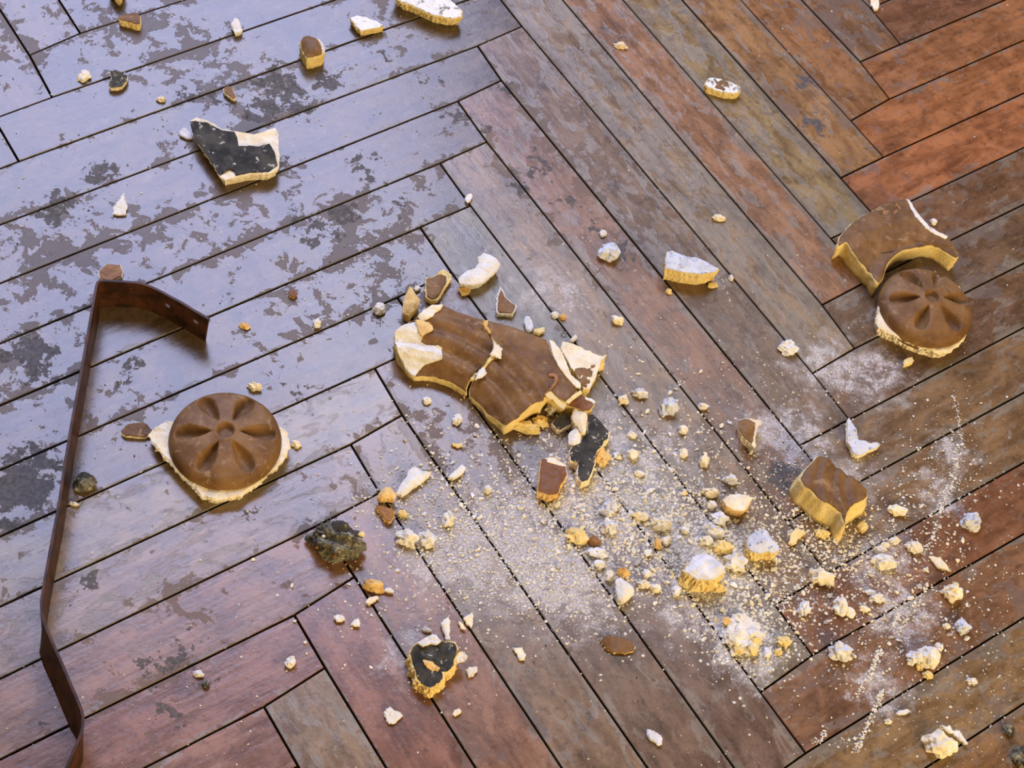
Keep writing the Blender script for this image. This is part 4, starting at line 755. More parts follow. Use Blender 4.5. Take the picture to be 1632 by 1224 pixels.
shard('plaster_shard', 'white wing-shaped shard left of the rubble', 'shard', c5((215, 580), (260, 490), (325, 410), (345, 335), (410, 290), (460, 305), (500, 340), (590, 350), (575, 395), (520, 440), (460, 480), (390, 530), (335, 575), (285, 610)), 6, side=M_WHITE, under=1, dome=2)
shard('plaster_shard', 'upper of two ochre-brown flakes left of the white wing-shaped shard', 'shard', c5((5, 615), (50, 550), (95, 515), (150, 510), (190, 560), (215, 600), (205, 650), (120, 640), (50, 650)), 11, side=M_ORANGE, under=2, dome=2)
shard('plaster_shard', 'lower of two ochre-brown flakes left of the white wing-shaped shard', 'shard', c5((-15, 715), (60, 720), (120, 735), (200, 770), (195, 830), (160, 890), (130, 900), (80, 870), (50, 810), (10, 770)), 6, M_OCHRE, M_ORANGE, under=1)
shard('plaster_chip', 'white jagged chip with a yellow lower edge, above the rubble left of centre', 'chip', c5((775, 405), (840, 345), (880, 310), (935, 270), (970, 305), (940, 360), (890, 395), (830, 425)), 6, side=M_WHITE)
lump('plaster_lump', 'white double lump right of the sooty lump', 'lump', 650, 857, 34, 32, M_WHITE, 13, rough=.45, freq=2.0)
lump('plaster_lump', 'small white lump right of the white double lump', 'lump', 682, 860, 26, 30, M_WHITE, 10, rough=.5, freq=2.2)
lump('plaster_lump', 'small bent white lump below the white jagged chip', 'lump', 715, 826, 18, 29, M_WHITE, 9, rough=.5)
lump('plaster_chip', 'white bead-like crumb alone in the dust below the arched moulding', 'chip', 777, 780, 14, 18, M_WHITE, 8)
shard('plaster_chip', 'small yellow flake on the dust below the inner edge of the arch', 'chip', c5((815, 40), (870, 50), (935, 25), (930, 70), (880, 90), (835, 65)), 3, side=M_YELLOW)
lump('plaster_chip', 'small upright white crumb below the left crack of the arch', 'chip', 729, 668, 15, 22, M_WHITE, 7)
lump('plaster_chip', 'round white crumb beneath the left piece of the arch', 'chip', 680, 638, 15, 14, M_WHITE, 6)
lump('plaster_chip', 'yellow chip beside the two ochre-brown flakes', 'chip', 641, 818, 16, 16, M_YELLOW, 7)

sooty = lump('plaster_lump', 'big sooty dark grey lump with greenish crumbs, left of the rubble', 'lump', 538, 859, 88, 70, M_SOOT, 30, rough=.30, sub=4, freq=2.0)
for k, (u, v, s) in enumerate([(516, 854, 5), (529, 860, 7), (540, 861, 6), (576, 852, 10), (572, 862, 8), (560, 874, 9), (553, 880, 7), (505, 872, 5), (532, 886, 7)]):
    me = lump_mesh('plaster_fleck', s * .34e-3, s * .3e-3, s * .25e-3, M_CREAM if k < 3 else M_OCHRE if k > 6 else M_YELLOW, .4, 1, 300 + k)
    z = .021 if k < 5 else .011
    c = at(u, v, z) - sooty.location
    fl = link('plaster_fleck', me, sooty); fl.location = (c.x, c.y, z - .001)
lump('plaster_lump', 'ochre-brown lump below the sooty lump', 'lump', 596, 933, 34, 26, M_ORANGE, 11, rough=.3)
shard('plaster_chip', 'white half-moon chip right of the ochre-brown lump', 'chip', [(611, 941), (616, 937), (623, 936), (628, 942), (627, 945), (618, 944)], 4, side=M_WHITE)
shard('plaster_chip', 'white leaf-shaped chip below the ochre-brown lump', 'chip', [(582, 958), (588, 952), (602, 949), (603, 953), (595, 960), (585, 962)], 4, side=M_CREAM)
shard('plaster_chip', 'left one of two white chips lying side by side, lower left of the rubble', 'chip', [(532, 983), (538, 978), (546, 980), (550, 986), (545, 990), (536, 989)], 4, side=M_WHITE)
shard('plaster_chip', 'right one of two white chips lying side by side, lower left of the rubble', 'chip', [(558, 994), (563, 988), (571, 985), (574, 992), (573, 997), (564, 997)], 4, side=M_WHITE)
lump('plaster_chip', 'white crumb alone on the rose-brown plank at lower left', 'chip', 463, 1055, 17, 21, M_WHITE, 7)
lump('plaster_chip', 'left of two tiny grey crumbs at lower left', 'chip', 316, 1074, 19, 13, M_GREY, 5)
lump('plaster_chip', 'right of two tiny grey crumbs at lower left', 'chip', 328, 1091, 11, 15, M_SOOT, 5)
c6 = lambda *p: crop(600, 940, 5.83, p)
shard('plaster_shard', 'rough black-backed shard with yellow crumbling edges, at bottom centre', 'shard', c6((330, 520), (380, 500), (450, 470), (520, 440), (600, 480), (680, 470), (745, 500), (765, 560), (740, 640), (725, 720), (680, 765), (620, 770), (630, 830), (600, 870), (540, 905), (500, 930), (460, 905), (410, 880), (370, 830), (345, 760), (320, 680), (300, 590)), 15, M_DARK, M_YELLOW, under=-1, jit=1.6, bevel=1.4, amp=1.2, inset=1.4,
      patches=[('white_flap', M_WHITE, c6((375, 495), (450, 445), (525, 405), (570, 440), (598, 480), (560, 505), (500, 500), (430, 535)), 2.5), ('cream_flap', M_CREAM, c6((740, 610), (770, 580), (815, 575), (845, 625), (830, 660), (780, 665), (750, 680)), .8), ('peeled_edge', M_ORANGE, c6((430, 650), (520, 670), (590, 730), (570, 760), (500, 745), (440, 700)), 1.0)])
shard('plaster_chip', 'white flared sliver above the bottom black-backed shard', 'chip', c6((600, 315), (630, 275), (668, 248), (686, 280), (682, 330), (680, 400), (683, 462), (645, 468), (630, 390)), 5, side=M_WHITE, under=1)
shard('plaster_chip', 'cream wedge chip of a pair above the bottom black-backed shard', 'chip', c6((805, 265), (850, 230), (890, 205), (900, 240), (895, 320), (880, 345), (845, 310)), 5, side=M_CREAM)
shard('plaster_chip', 'thin cream sliver of a pair above the bottom black-backed shard', 'chip', c6((755, 295), (780, 290), (815, 325), (830, 365), (800, 355)), 4, side=M_CREAM)
lump('plaster_chip', 'grey-white crumb at the upper left of the bottom black-backed shard', 'chip', 680, 1004, 15, 10, M_GREY, 5)
shard('plaster_chip', 'white triangular chip right of the bottom black-backed shard', 'chip', c6((835, 740), (860, 710), (940, 712), (935, 745), (900, 790), (855, 815)), 4, side=M_WHITE)
shard('plaster_chip', 'bright white flat shard near the bottom edge', 'chip', c6((70, 1145), (95, 1105), (125, 1085), (160, 1115), (215, 1130), (250, 1165), (215, 1200), (165, 1240), (110, 1245), (85, 1190)), 3, side=M_WHITE)
shard('plaster_chip', 'cream ragged flake on the brown plank at bottom centre', 'chip', c6((1270, 540), (1310, 545), (1355, 530), (1370, 570), (1390, 610), (1380, 655), (1330, 645), (1300, 590)), 3, side=M_CREAM)
shard('plaster_chip', 'small pale orange flake near the bottom, right of the flat white shard', 'chip', c6((705, 1150), (725, 1115), (770, 1098), (790, 1130), (760, 1160), (725, 1172)), 3, side=M_CREAM)
shard('paint_flake', 'thin oval brown paint flake lying below the dust at bottom centre', 'flake', [(958, 1020), (962, 1014), (973, 1013), (988, 1016), (1003, 1020), (1012, 1030), (1010, 1038), (995, 1041), (978, 1040), (966, 1033)], 3, M_BROWN, M_ORANGE, inset=.2)
shard('plaster_chip', 'grey-white flake near the bottom edge, right of centre', 'chip', [(1031, 1162), (1038, 1162), (1047, 1167), (1056, 1176), (1056, 1186), (1048, 1187), (1036, 1178), (1032, 1170)], 4, side=M_GREY)

# right of the arch and inside the heap
c8 = lambda *p: crop(1000, 600, 6.8, p)
shard('plaster_shard', 'pointed brown shard with a white upper rim, right of the rubble', 'shard', c8((1195, 470), (1260, 452), (1340, 455), (1430, 470), (1460, 490), (1420, 530), (1400, 600), (1385, 680), (1395, 740), (1380, 780), (1345, 740), (1300, 690), (1240, 640), (1205, 560)), 15, M_BROWN, M_CREAM, under=3, dome=2, inset=.2, face_px=c8((1195, 478), (1260, 468), (1330, 475), (1385, 505), (1375, 600), (1360, 690), (1345, 735), (1300, 690), (1240, 640), (1205, 560)))
c9 = lambda *p: crop(1230, 700, 6.8, p)
shard('plaster_shard', 'bluish white pitted shard above the small ribbed fragment', 'shard', [(1349, 672), (1353, 666), (1361, 676), (1365, 683)] + c9((940, 5), (1000, 20), (1070, 45), (1140, 30), (1180, 60), (1130, 100), (1060, 120), (1000, 160), (930, 180), (880, 150), (850, 80), (815, 30)), 7, M_SPECK, M_CREAM, under=1, inset=.3)
c10 = lambda *p: crop(1060, 780, 6.8, p)
shard('plaster_lump', 'big cream-topped mound of plaster in the heap, with yellow crumbling foot', 'lump', c10((205, 900), (240, 830), (300, 730), (370, 700), (430, 690), (500, 720), (560, 760), (640, 830), (640, 890), (580, 950), (510, 985), (430, 990), (350, 980), (270, 930)), 21, M_GREY, M_YELLOW, under=-1, jit=1.4, bevel=2.0, dome=3, inset=.3, face_name='pale_skin')
shard('plaster_lump', 'blue-white topped lump with a yellow foot, right side of the heap', 'lump', c10((885, 610), (900, 500), (980, 455), (1060, 430), (1110, 450), (1170, 550), (1225, 610), (1240, 650), (1200, 685), (1120, 680), (1040, 690), (960, 690), (910, 660)), 16, M_SPECK, M_YELLOW, under=1, jit=1.0, bevel=1.6, dome=2, inset=.3, face_name='pale_skin')
shard('plaster_shard', 'cream five-sided shard just left of the small ribbed fragment', 'shard', c10((620, 110), (700, 60), (800, 45), (960, 85), (930, 130), (900, 190), (860, 240), (800, 235), (720, 215), (660, 180)), 13, M_CREAM, M_ORANGE, under=2, dome=1, inset=.3)
shard('plaster_chip', 'yellow jagged chip below the left corner of the small ribbed fragment', 'chip', c10((1355, 485), (1430, 400), (1530, 465), (1480, 510), (1440, 530), (1420, 580), (1380, 600), (1340, 570)), 5, side=M_YELLOW)
c11 = lambda *p: crop(880, 780, 6.8, p)
N = [('bright white crumb at the upper edge of the heap', 1134, 804, 17, 18, M_WHITE, 8), ('lilac-grey and yellow lump below the bright white crumb of the heap', 1148, 826, 25, 24, M_GREY, 9),
     ('bluish white stacked lump above the cream-topped mound', 1138, 847, 34, 20, M_GREY, 12), ('second bluish white lump above the cream-topped mound', 1125, 861, 26, 17, M_GREY, 10),
     ('yellow crumbling lump behind the cream-topped mound', 1153, 873, 32, 26, M_YELLOW, 11), ('white crumbling lump at the right of the cream-topped mound', 1172, 896, 34, 34, M_WHITE, 11),
     ('cream lump above the five-sided shard', 1134, 785, 28, 18, M_CREAM, 9), ('white lump in the upper left part of the heap', 1053, 834, 32, 24, M_WHITE, 12),
     ('ochre pebble in the left part of the heap', 1048, 866, 14, 22, M_ORANGE, 8), ('yellow-white crumb next to the ochre pebble of the heap', 1062, 862, 15, 20, M_CREAM, 8),
     ('lilac-topped lump at the left rim of the heap', 971, 839, 24, 28, M_GREY, 12), ('broad yellow crumbling lump at the left rim of the heap', 920, 854, 36, 28, M_YELLOW, 10),
     ('yellow-brown flake right of the broad yellow lump of the heap', 947, 862, 20, 20, M_OCHRE, 6), ('tan ridge-like lump at the top left of the heap', 1022, 822, 28, 16, M_CREAM, 8),
     ('grey toothed lump at the left rim of the heap, under the yellow ones', 952, 881, 34, 14, M_GREY, 7), ('white block at the lower left rim of the heap', 956, 900, 19, 19, M_WHITE, 8),
     ('orange pebble above the white wedge of the heap', 994, 912, 23, 16, M_ORANGE, 8), ('upper white crumb right of the orange pebble', 1031, 914, 14, 17, M_WHITE, 7),
     ('lower white crumb right of the orange pebble', 1026, 931, 22, 16, M_WHITE, 8), ('cream wedge right of the two white crumbs', 1045, 937, 18, 18, M_CREAM, 7),
     ('pale lump left of the white wedge of the heap', 972, 918, 18, 22, M_CREAM, 8), ('white and yellow crumb below the cream-topped mound', 1078, 942, 16, 20, M_WHITE, 8),
     ('yellow crumbling lump below the cream-topped mound', 1145, 937, 24, 18, M_YELLOW, 8), ('cream crumb left of the big cream-topped mound', 1091, 845, 15, 14, M_WHITE, 7),
     ('light grey lump at the upper left end of the heap', 975, 806, 22, 20, M_GREY, 8), ('blue-white lump at the upper left end of the heap', 965, 815, 22, 16, M_GREY, 7),
     ('half-blue half-yellow crumb right of the arch', 1021, 627, 26, 17, M_GREY, 8), ('yellow and grey crumb close to the right end of the arch', 994, 636, 17, 20, M_CREAM, 9),
     ('grey lump with a yellow foot, right of the arch', 1066, 648, 28, 34, M_SPECK, 14), ('white crumb right of the dark joint, right of the arch', 1121, 647, 18, 15, M_WHITE, 7),
     ('blue-white crumb below the grey lump with the yellow foot', 1088, 684, 16, 18, M_WHITE, 8), ('upright cream flake above the heap', 1090, 722, 15, 21, M_CREAM, 6),
     ('tan and grey doubled crumb above the heap', 1122, 735, 18, 26, M_CREAM, 10), ('pale green-grey crumb above the five-sided shard', 1165, 765, 23, 18, M_GREY, 8),
     ('cream twin lump right of the central black-backed shard', 1008, 724, 20, 22, M_CREAM, 9), ('white oval crumb below the cream twin lump', 1018, 754, 19, 12, M_WHITE, 6),
     ('cream crumbs clump right of the central black-backed shard', 985, 726, 18, 14, M_MOTTLE, 6), ('white crumb right of the white-rimmed brown shard', 1007, 693, 17, 13, M_WHITE, 6)]
for lb, u, v, a, b, m, hh in N:
    lump('plaster_lump' if a > 20 else 'plaster_chip', lb, 'lump' if a > 20 else 'chip', u, v, a, b, m, hh, rough=.42, sub=3 if a > 20 else 2, freq=2.0)
shard('plaster_shard', 'white wedge with an ochre lower corner at the lower left rim of the heap', 'shard', c11((685, 985), (745, 950), (820, 1000), (880, 1050), (890, 1110), (850, 1160), (780, 1210), (720, 1190), (695, 1090)), 11, side=M_WHITE, under=1, dome=2)
shard('plaster_chip', 'white triangular chip in the middle of the heap', 'chip', c11((985, 650), (1040, 645), (1085, 660), (1065, 700), (1020, 720)), 5, side=M_WHITE)

# lower right field
R = [('cream lump with notches near the lower edge of the heap, right side', 1310, 919, 38, 32, M_CREAM, 13), ('white and ochre double lump right of the small ribbed fragment', 1410, 895, 36, 28, M_WHITE, 12),
     ('small white lump above the white and ochre double lump', 1402, 876, 22, 15, M_WHITE, 7), ('pinkish white angular lump far right of the small ribbed fragment', 1457, 871, 25, 24, M_WHITE, 10),
     ('round cream lump near the right edge', 1519, 943, 31, 31, M_CREAM, 15), ('round grey-white lump at lower right', 1341, 1039, 34, 34, M_GREY, 14),
     ('white trunk-shaped lump below the notched cream lump', 1340, 966, 22, 34, M_WHITE, 12), ('sky-blue and ochre crumb below the heap', 1282, 969, 18, 26, M_GREY, 9),
     ('grey-white flat crumb of a pair at lower right', 1388, 944, 18, 12, M_GREY, 5), ('white crumb of a pair at lower right', 1399, 953, 21, 17, M_WHITE, 7),
     ('yellow square chip right of the powder mound', 1250, 1022, 23, 19, M_YELLOW, 8), ('small yellow crumb below the yellow square chip', 1241, 1039, 14, 11, M_YELLOW, 5),
     ('greyish flat crumb right of the powder mound', 1223, 1040, 13, 19, M_GREY, 6), ('blue-white lump of the lump pair at lower right', 1458, 1048, 28, 26, M_GREY, 12),
     ('cream lump of the lump pair at lower right', 1482, 1045, 32, 38, M_WHITE, 14), ('small round white crumb behind the lump pair at lower right', 1497, 1031, 14, 15, M_WHITE, 6),
     ('grey lump with a white corner at the right', 1534, 999, 24, 24, M_SPECK, 10), ('small white crumb left of the grey lump at the right', 1509, 998, 12, 11, M_WHITE, 5),
     ('cream hollow lump near the bottom right corner', 1499, 1185, 48, 44, M_CREAM, 17), ('dark grey lump cut by the right edge at the bottom', 1628, 1206, 26, 38, M_SOOT, 13),
     ('blue-grey lump with a cream foot near the right edge', 1549, 831, 27, 34, M_SPECK, 14), ('small yellow crumb below the lump pair at lower right', 1479, 1076, 16, 14, M_YELLOW, 6),
     ('yellow crumb under the lump pair at lower right', 1466, 1062, 12, 15, M_YELLOW, 5), ('white crumb between the white trunk and the streaks', 1410, 868, 14, 10, M_WHITE, 6),
     ('small cream crumb left of the round grey-white lump', 1428, 860, 15, 10, M_CREAM, 5), ('tan oval crumb at lower right', 1378, 970, 18, 12, M_CREAM, 5),
     ('thin pale stick-like crumb beside the white trunk-shaped lump', 1356, 976, 16, 18, M_CREAM, 4), ('pale yellow crumb above the streaks, by the small ribbed fragment', 1430, 813, 30, 20, M_CREAM, 7),
     ('white crumb between the pinkish lump and the double lump', 1425, 862, 14, 14, M_WHITE, 5), ('yellow chip at the right foot of the small ribbed fragment', 1375, 840, 16, 20, M_YELLOW, 7),
     ('yellow crumb directly under the tip of the small ribbed fragment', 1310, 850, 24, 16, M_YELLOW, 7), ('small grey and white crumb near the bottom edge, left of the hollow lump', 1415, 1150, 12, 10, M_WHITE, 5),
     ('dark crumbly bit right of the hollow lump', 1607, 1163, 18, 20, M_SOOT, 6), ('grey crumb right of the lump pair, lower right', 1549, 1085, 18, 12, M_GREY, 5)]
for lb, u, v, a, b, m, hh in R:
    lump('plaster_lump' if a > 20 else 'plaster_chip', lb, 'lump' if a > 20 else 'chip', u, v, a, b, m, hh, rough=.36, sub=3, freq=1.9)
shard('plaster_chip', 'tan pointed flake at the right, above the round cream lump', 'chip', [(1481, 886), (1490, 886), (1499, 888), (1507, 897), (1516, 909), (1505, 907), (1495, 904), (1488, 895)], 4, side=M_CREAM)
shard('plaster_chip', 'white jagged sliver behind the hollow lump at the bottom right', 'chip', [(1499, 1155), (1509, 1158), (1514, 1155), (1519, 1163), (1529, 1164), (1536, 1174), (1543, 1184), (1540, 1186), (1529, 1177), (1519, 1168), (1509, 1164)], 5, side=M_WHITE)
shard('plaster_chip', 'thin white sliver by the dust streak at lower right', 'chip', [(1428, 1136), (1436, 1132), (1447, 1130), (1451, 1133), (1443, 1138), (1432, 1139)], 3, side=M_WHITE)

# mound of powder with cream bits on it
pm_ = lump('powder_mound', 'mound of white plaster powder with cream bits below the heap', 'powder', 1183, 1012, 60, 58, M_WHITE, 9, rough=.34, sub=5, freq=2.6)
for k, (u, v, a, m) in enumerate([(1158, 990, 13, M_ORANGE), (1178, 985, 14, M_WHITE), (1170, 1022, 18, M_CREAM), (1182, 1012, 16, M_CREAM), (1200, 1012, 17, M_WHITE), (1204, 1020, 12, M_YELLOW), (1178, 1036, 14, M_YELLOW), (1200, 1036, 15, M_YELLOW), (1164, 1006, 12, M_WHITE)]):
    me = lump_mesh('plaster_bit', a * .33e-3, a * .3e-3, a * .22e-3, m, .45, 2, 500 + k, freq=2)
    c = at(u, v, .006) - pm_.location
    o = link('plaster_bit', me, pm_); o.location = (c.x, c.y, .0045)

# ------------------------------------------------------------------ loose crumbs: one object each
def blocked(x, y, m=.002):
    for p in BIG:
        if BB[id(p)][0] - m < x < BB[id(p)][1] + m and BB[id(p)][2] - m < y < BB[id(p)][3] + m:
            if inside(x, y, p) or edge_dist(x, y, p) < m: return True
    return False
BB = {id(p): (min(q[0] for q in p), max(q[0] for q in p), min(q[1] for q in p), max(q[1] for q in p)) for p in BIG}
rng = random.Random(77)
PROTO = []
for k in range(22):
    bm = bmesh.new()
    e = (rng.uniform(.7, 1.25), rng.uniform(.6, 1.0), rng.uniform(.35, .75))
    for i in range(15):
        v = Vector((rng.gauss(0, 1), rng.gauss(0, 1), rng.gauss(0, 1))).normalized() * rng.uniform(.8, 1.05)
        bm.verts.new((v.x * e[0], v.y * e[1], max(v.z, -.45) * e[2] + .45 * e[2]))
    r_ = bmesh.ops.convex_hull(bm, input=bm.verts)
    junk = [g for g in r_['geom_interior'] + r_['geom_unused'] if isinstance(g, bmesh.types.BMVert)]
    if junk: bmesh.ops.delete(bm, geom=list(set(junk)), context='VERTS')
    me = bpy.data.meshes.new('plaster_crumb'); bm.to_mesh(me); bm.free()
    me.materials.append(M_CRUMB)
    PROTO.append(me)
WHT, CRM, YEL, GRY, BRN, ORA = (.88, .85, .77, 1), (.86, .78, .58, 1), (.80, .67, .36, 1), (.50, .48, .45, 1), (.15, .065, .03, 1), (.62, .36, .13, 1)
ZONES = [  # centre u, v, spread u, v, rotation, count, size px, colours, label, group
    (1060, 870, 120, 58, .35, 105, (7, 13), [WHT, CRM, CRM, YEL, GRY, CRM], 'small angular plaster crumb within the dense heap of rubble right of centre', 'crumbs of the dense heap'),
    (770, 790, 95, 70, .3, 48, (6, 11), [WHT, WHT, CRM, CRM, GRY], 'small pale crumb scattered in the dust under the arched moulding', 'crumbs under the arched moulding'),
    (1070, 690, 85, 55, .5, 34, (6, 11), [WHT, CRM, CRM, GRY], 'small pale crumb scattered right of the arched moulding above the heap', 'crumbs right of the arched moulding'),
    (1400, 940, 90, 75, 0, 48, (6, 12), [WHT, CRM, CRM, YEL, GRY], 'small pale crumb scattered on the red-brown planks below the small ribbed fragment', 'crumbs at lower right'),
    (1260, 930, 80, 50, 0, 22, (5, 10), [CRM, CRM, YEL, WHT], 'small cream crumb on the bare boards between the heap and the lower right lumps', 'crumbs between heap and lower right'),
    (560, 930, 85, 90, 0, 22, (5, 9), [WHT, WHT, CRM], 'tiny white crumb on the rose-brown planks around the sooty lump', 'crumbs around the sooty lump'),
]
made = []; CR = []
for cu, cv, su, sv, rot, cnt, sz, cols, lb, gp in ZONES:
    k = tries = 0
    while k < cnt and tries < cnt * 60:
        tries += 1
        a, b = rng.gauss(0, 1), rng.gauss(0, 1)
        if a * a + b * b > 4: continue
        u = cu + a * su * math.cos(rot) - b * sv * math.sin(rot); v = cv + a * su * math.sin(rot) + b * sv * math.cos(rot)
        p = at(u, v); s = rng.uniform(*sz) * .30e-3 * (1.15 if rng.random() < .2 else 1)
        if blocked(p.x, p.y, s * .9) or any((p.x - q[0]) ** 2 + (p.y - q[1]) ** 2 < (s + q[2]) ** 2 for q in made): continue
        made.append((p.x, p.y, s)); k += 1
        o = link('plaster_crumb', rng.choice(PROTO)); o.location = (p.x, p.y, 0)
        o.rotation_euler = (0, 0, rng.uniform(0, 6.28)); o.scale = (s, s * rng.uniform(.8, 1.1), s * rng.uniform(.8, 1.15))
        o.color = rng.choice(cols)
        tag(o, None, 'crumb', gp); CR.append((o, u, v, o.color[:]))

LM = [(790, 590, 'the arched moulding'), (359, 705, 'the left rosette'), (1473, 494, 'the right rosette'), (880, 765, 'the square brown-faced shard'), (938, 725, 'the central black-backed shard'), (658, 765, 'the white wing-shaped shard'),
      (616, 805, 'the two ochre-brown flakes'), (538, 859, 'the sooty lump'), (650, 857, 'the white double lump'), (696, 1058, 'the bottom black-backed shard'), (1195, 690, 'the white-rimmed pointed brown shard'), (1375, 705, 'the bluish white pitted shard'),
      (1315, 790, 'the small ribbed fragment'), (1122, 905, 'the big cream-topped mound'), (1213, 865, 'the blue-white topped lump'), (1175, 803, 'the cream five-sided shard'), (995, 940, 'the white wedge'), (920, 854, 'the broad yellow lump'),
      (1053, 834, 'the white lump of the heap'), (1310, 919, 'the notched cream lump'), (1410, 895, 'the white and ochre double lump'), (1457, 871, 'the pinkish white lump'), (1519, 943, 'the round cream lump'), (1341, 1039, 'the round grey-white lump'),
      (1470, 1046, 'the lump pair'), (1534, 999, 'the grey white-cornered lump'), (1183, 1012, 'the powder mound'), (1282, 969, 'the sky-blue and ochre crumb'), (1340, 966, 'the trunk-shaped lump'), (1393, 948, 'the flat crumb pair'),
      (1066, 648, 'the grey yellow-footed lump'), (1090, 722, 'the upright cream flake'), (777, 780, 'the white bead-like crumb'), (729, 752, 'the white jagged chip'), (985, 1027, 'the oval brown paint flake'), (596, 933, 'the ochre-brown lump'),
      (552, 988, 'the two side-by-side white chips'), (971, 839, 'the lilac-topped lump'), (1021, 627, 'the half-blue half-yellow crumb'), (682, 860, 'the small white lump'), (828, 1042, 'the ragged cream flake'), (1250, 1022, 'the yellow square chip')]
CN = {WHT: 'white', CRM: 'cream', YEL: 'yellow', GRY: 'grey', BRN: 'brown', ORA: 'ochre'}
ORD = ['nearest', 'second nearest', 'third nearest', 'fourth nearest', 'fifth nearest', 'sixth nearest', 'seventh nearest', 'eighth nearest', 'ninth nearest', 'tenth nearest', 'eleventh nearest', 'twelfth nearest', 'thirteenth nearest', 'fourteenth nearest']
SIDE = ['right of', 'below right of', 'below', 'below left of', 'left of', 'above left of', 'above', 'above right of']
cell = {}
for o, u, v, c in CR:
    cn = min(CN, key=lambda k: sum((a - b) ** 2 for a, b in zip(k, c)))
    lu, lv, nm = min(LM, key=lambda l: (l[0] - u) ** 2 + (l[1] - v) ** 2)
    sd = SIDE[int(round(math.atan2(v - lv, u - lu) / (math.pi / 4))) % 8]
    cell.setdefault((nm, sd, CN[cn]), []).append((math.hypot(u - lu, v - lv), o))
for (nm, sd, cn), lst in cell.items():
    lst.sort(key=lambda x: x[0])
    for i, (dd, o) in enumerate(lst):
        o['label'] = ('small %s crumb just %s %s' % (cn, sd, nm)) if len(lst) == 1 else ('%s of the small %s crumbs %s %s' % (ORD[min(i, 13)], cn, sd, nm))

# ------------------------------------------------------------------ grit and powder: uncountable
def grit(name, label, spots, mats, seed, lines=()):
    rg = random.Random(seed); V, Fc, fm = [], [], []
    def grain(x, y, s, m):
        if not (-.75 < x < .75 and -.6 < y < .85) or blocked(x, y, .0): return
        b = len(V); a = rg.uniform(0, 6.28); ca, sa = math.cos(a) * s, math.sin(a) * s
        el = rg.uniform(.55, 1.0); hz = rg.uniform(.5, 1.0) * s
        for px_, py_, pz_ in ((1, 0, .35), (.1, 1, .3), (-1, .1, .35), (0, -1, .4), (.1 * rg.uniform(-3, 3), 0, 1.1), (0, 0, 0)):
            px_ *= rg.uniform(.75, 1.2); py_ *= el * rg.uniform(.75, 1.2)
            V.append((x + px_ * ca - py_ * sa, y + px_ * sa + py_ * ca, pz_ * hz))
        for t in ((0, 1, 4), (1, 2, 4), (2, 3, 4), (3, 0, 4), (1, 0, 5), (2, 1, 5), (3, 2, 5), (0, 3, 5)):
            Fc.append(tuple(b + i for i in t)); fm.append(m)
    def size(lo, hi):
        return (lo + (hi - lo) * rg.random() ** 2.6) * .31e-3
    for cu, cv, su, sv, rot, cnt, lo, hi, mm in spots:
        for i in range(cnt):
            if su < 0:
                u, v = cu + rg.uniform(0, -su), cv + rg.uniform(0, sv)
            else:
                a, b = rg.gauss(0, 1), rg.gauss(0, 1)
                u = cu + a * su * math.cos(rot) - b * sv * math.sin(rot); v = cv + a * su * math.sin(rot) + b * sv * math.cos(rot)
            p = at(u, v); grain(p.x, p.y, size(lo, hi), rg.choice(mm))
    for pts, wd, dens, lo, hi, mm in lines:
        for (u0, v0), (u1, v1) in zip(pts, pts[1:]):
            L = math.hypot(u1 - u0, v1 - v0)
            dd = dens * rg.uniform(.35, 1.3)
            for i in range(int(L * dd)):
                t = rg.random(); p = at(u0 + (u1 - u0) * t + rg.gauss(0, wd), v0 + (v1 - v0) * t + rg.gauss(0, wd))
                grain(p.x, p.y, size(lo, hi), rg.choice(mm))
    o = link(name, mesh(name, V, Fc, mats, fm, False))
    return tag(o, label, name.split('_')[-1], None, 'stuff')
M_PALE = plaster('pale_cream_grit', (0.80, 0.74, 0.60), (0.66, 0.60, 0.47))
GM = [M_WHITE, M_PALE, M_CREAM, M_GREY, M_SOOT]
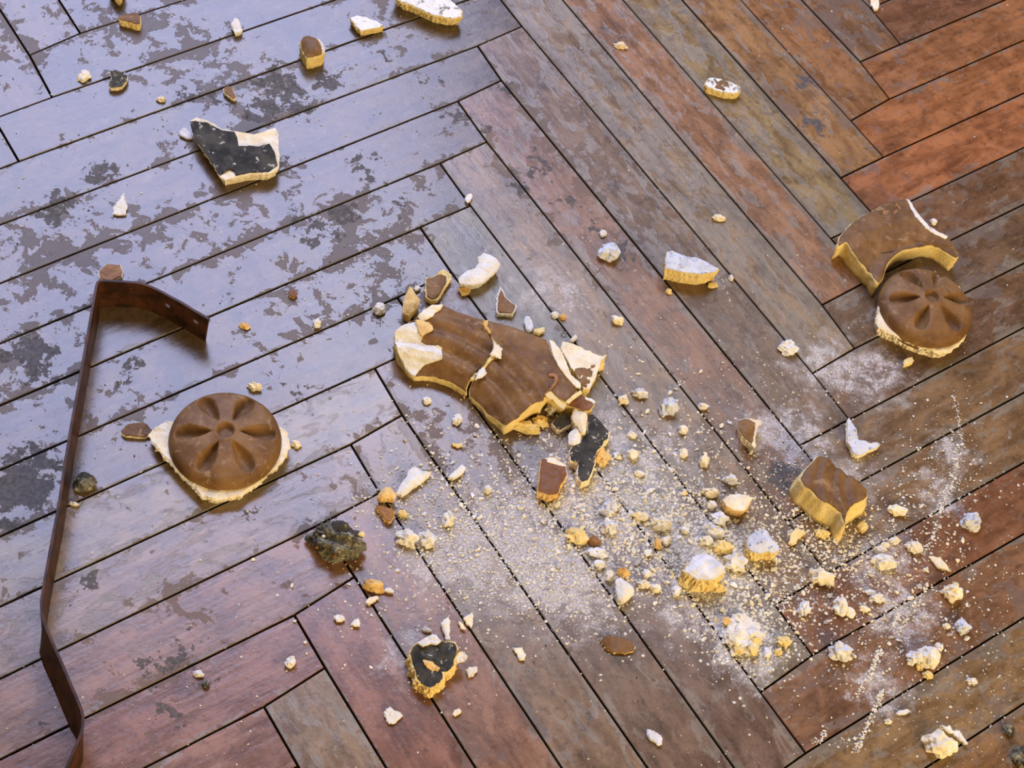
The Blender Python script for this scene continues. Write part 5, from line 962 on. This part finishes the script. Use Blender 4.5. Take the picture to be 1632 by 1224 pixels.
grit('plaster_grit', 'fine pale plaster grit and powder lines strewn over the whole parquet', [
    (1060, 850, 150, 62, .35, 2600, 2, 7, (0, 0, 1, 3, 1)), (1080, 860, 110, 48, .35, 2600, 1.8, 6, (0, 1, 0, 2, 3)), (1020, 800, 90, 50, .2, 900, 2, 7, (0, 1, 2, 3)), (1140, 880, 60, 45, .3, 1100, 2, 8, (0, 1, 1, 2)), (920, 800, 50, 40, .3, 450, 2, 7, (1, 2, 0, 0)),
    (800, 850, 120, 70, .3, 2200, 1.6, 6, (0, 0, 1, 3)), (700, 860, 70, 60, .2, 800, 1.6, 6, (0, 0, 1, 3)), (760, 700, 70, 60, .4, 230, 1.6, 5, (0, 0, 1)), (1070, 700, 90, 70, .5, 520, 1.8, 6, (0, 1, 1, 3)),
    (1330, 870, 80, 55, 0, 700, 1.8, 7, (1, 2, 0, 1)), (1310, 850, 50, 22, .6, 350, 2, 8, (1, 2, 2)), (1400, 930, 80, 70, 0, 620, 1.8, 6, (0, 1, 1, 3)), (1190, 1010, 40, 34, .3, 1100, 1.8, 7, (0, 0, 1, 3)), (1250, 980, 100, 50, 0, 320, 1.6, 5, (0, 1, 1)),
    (1500, 770, 45, 55, .3, 420, 1.6, 6, (0, 1, 3)), (1270, 690, 80, 60, .2, 260, 1.6, 5, (0, 1, 3)), (1450, 1050, 90, 70, 0, 300, 1.6, 5, (0, 1, 1)), (1560, 1100, 60, 90, 0, 160, 1.6, 5, (1, 1, 3)), (1520, 900, 80, 80, 0, 170, 1.6, 5, (0, 1, 1)),
    (690, 1010, 60, 55, 0, 120, 1.6, 5, (0, 0, 1)), (600, 930, 70, 70, 0, 150, 1.6, 5, (0, 0, 1)), (860, 660, 60, 30, .4, 160, 2, 6, (2, 1, 1)), (900, 925, 70, 45, .3, 1500, 1.5, 5, (0, 0, 0, 1, 3)), (900, 700, 30, 40, 0, 160, 2, 7, (1, 2, 0)),
    (900, 480, 90, 50, .3, 140, 1.5, 5, (0, 0, 1)), (560, 430, 70, 40, -.4, 120, 1.5, 4, (0, 1)), (1230, 745, 30, 26, 0, 130, 1.6, 5, (0, 1, 2)), (1300, 600, 60, 50, 0, 120, 1.5, 4, (0, 1)),
    (0, 0, -1632, 1224, 0, 900, 1.2, 4.2, (0, 0, 1, 3)), (0, 0, -620, 760, 0, 170, 1.2, 4, (4,)), (0, 0, -620, 1224, 0, 240, 1.3, 4.2, (0, 0)), (600, 700, -900, 400, 0, 120, 1.4, 4, (4,)), (1000, 540, -520, 320, 0, 260, 1.4, 4.5, (0, 1))],
    GM, 5, [
    ([(1520, 632), (1526, 655), (1530, 680), (1532, 700)], 2.2, 1.4, 1.5, 5, (0, 0, 3)), ([(1530, 705), (1527, 740), (1518, 765), (1508, 790), (1498, 815), (1490, 850), (1478, 872), (1470, 885)], 4, 1.6, 1.5, 6, (0, 0, 3)),
    ([(1510, 780), (1524, 770), (1532, 762)], 4, 2, 1.5, 5, (0, 3)),
    ([(1478, 925), (1472, 945), (1462, 962), (1446, 985), (1436, 1000), (1428, 1012)], 2.6, 1.6, 1.5, 6, (0, 0, 1)), ([(1436, 975), (1424, 995), (1420, 1000)], 2.6, 2.4, 2, 6, (0, 0)),
    ([(1402, 1035), (1394, 1056), (1384, 1080), (1372, 1100), (1362, 1112)], 3, 2.2, 2, 6, (0, 0)), ([(1410, 1098), (1400, 1120), (1390, 1140), (1380, 1160), (1370, 1185), (1364, 1200)], 3.2, 1.7, 1.6, 6, (0, 0, 1)),
    ([(1315, 1160), (1312, 1176), (1296, 1184)], 2.5, 1.6, 1.6, 5, (0, 0)), ([(1352, 1175), (1336, 1190)], 3, 1.2, 1.6, 5, (0, 0)), ([(1500, 965), (1502, 990)], 2, 1.2, 1.5, 4, (0, 3)),
    ([(1150, 445), (1160, 470), (1165, 490)], 2, .8, 1.3, 3.5, (0, 3))])
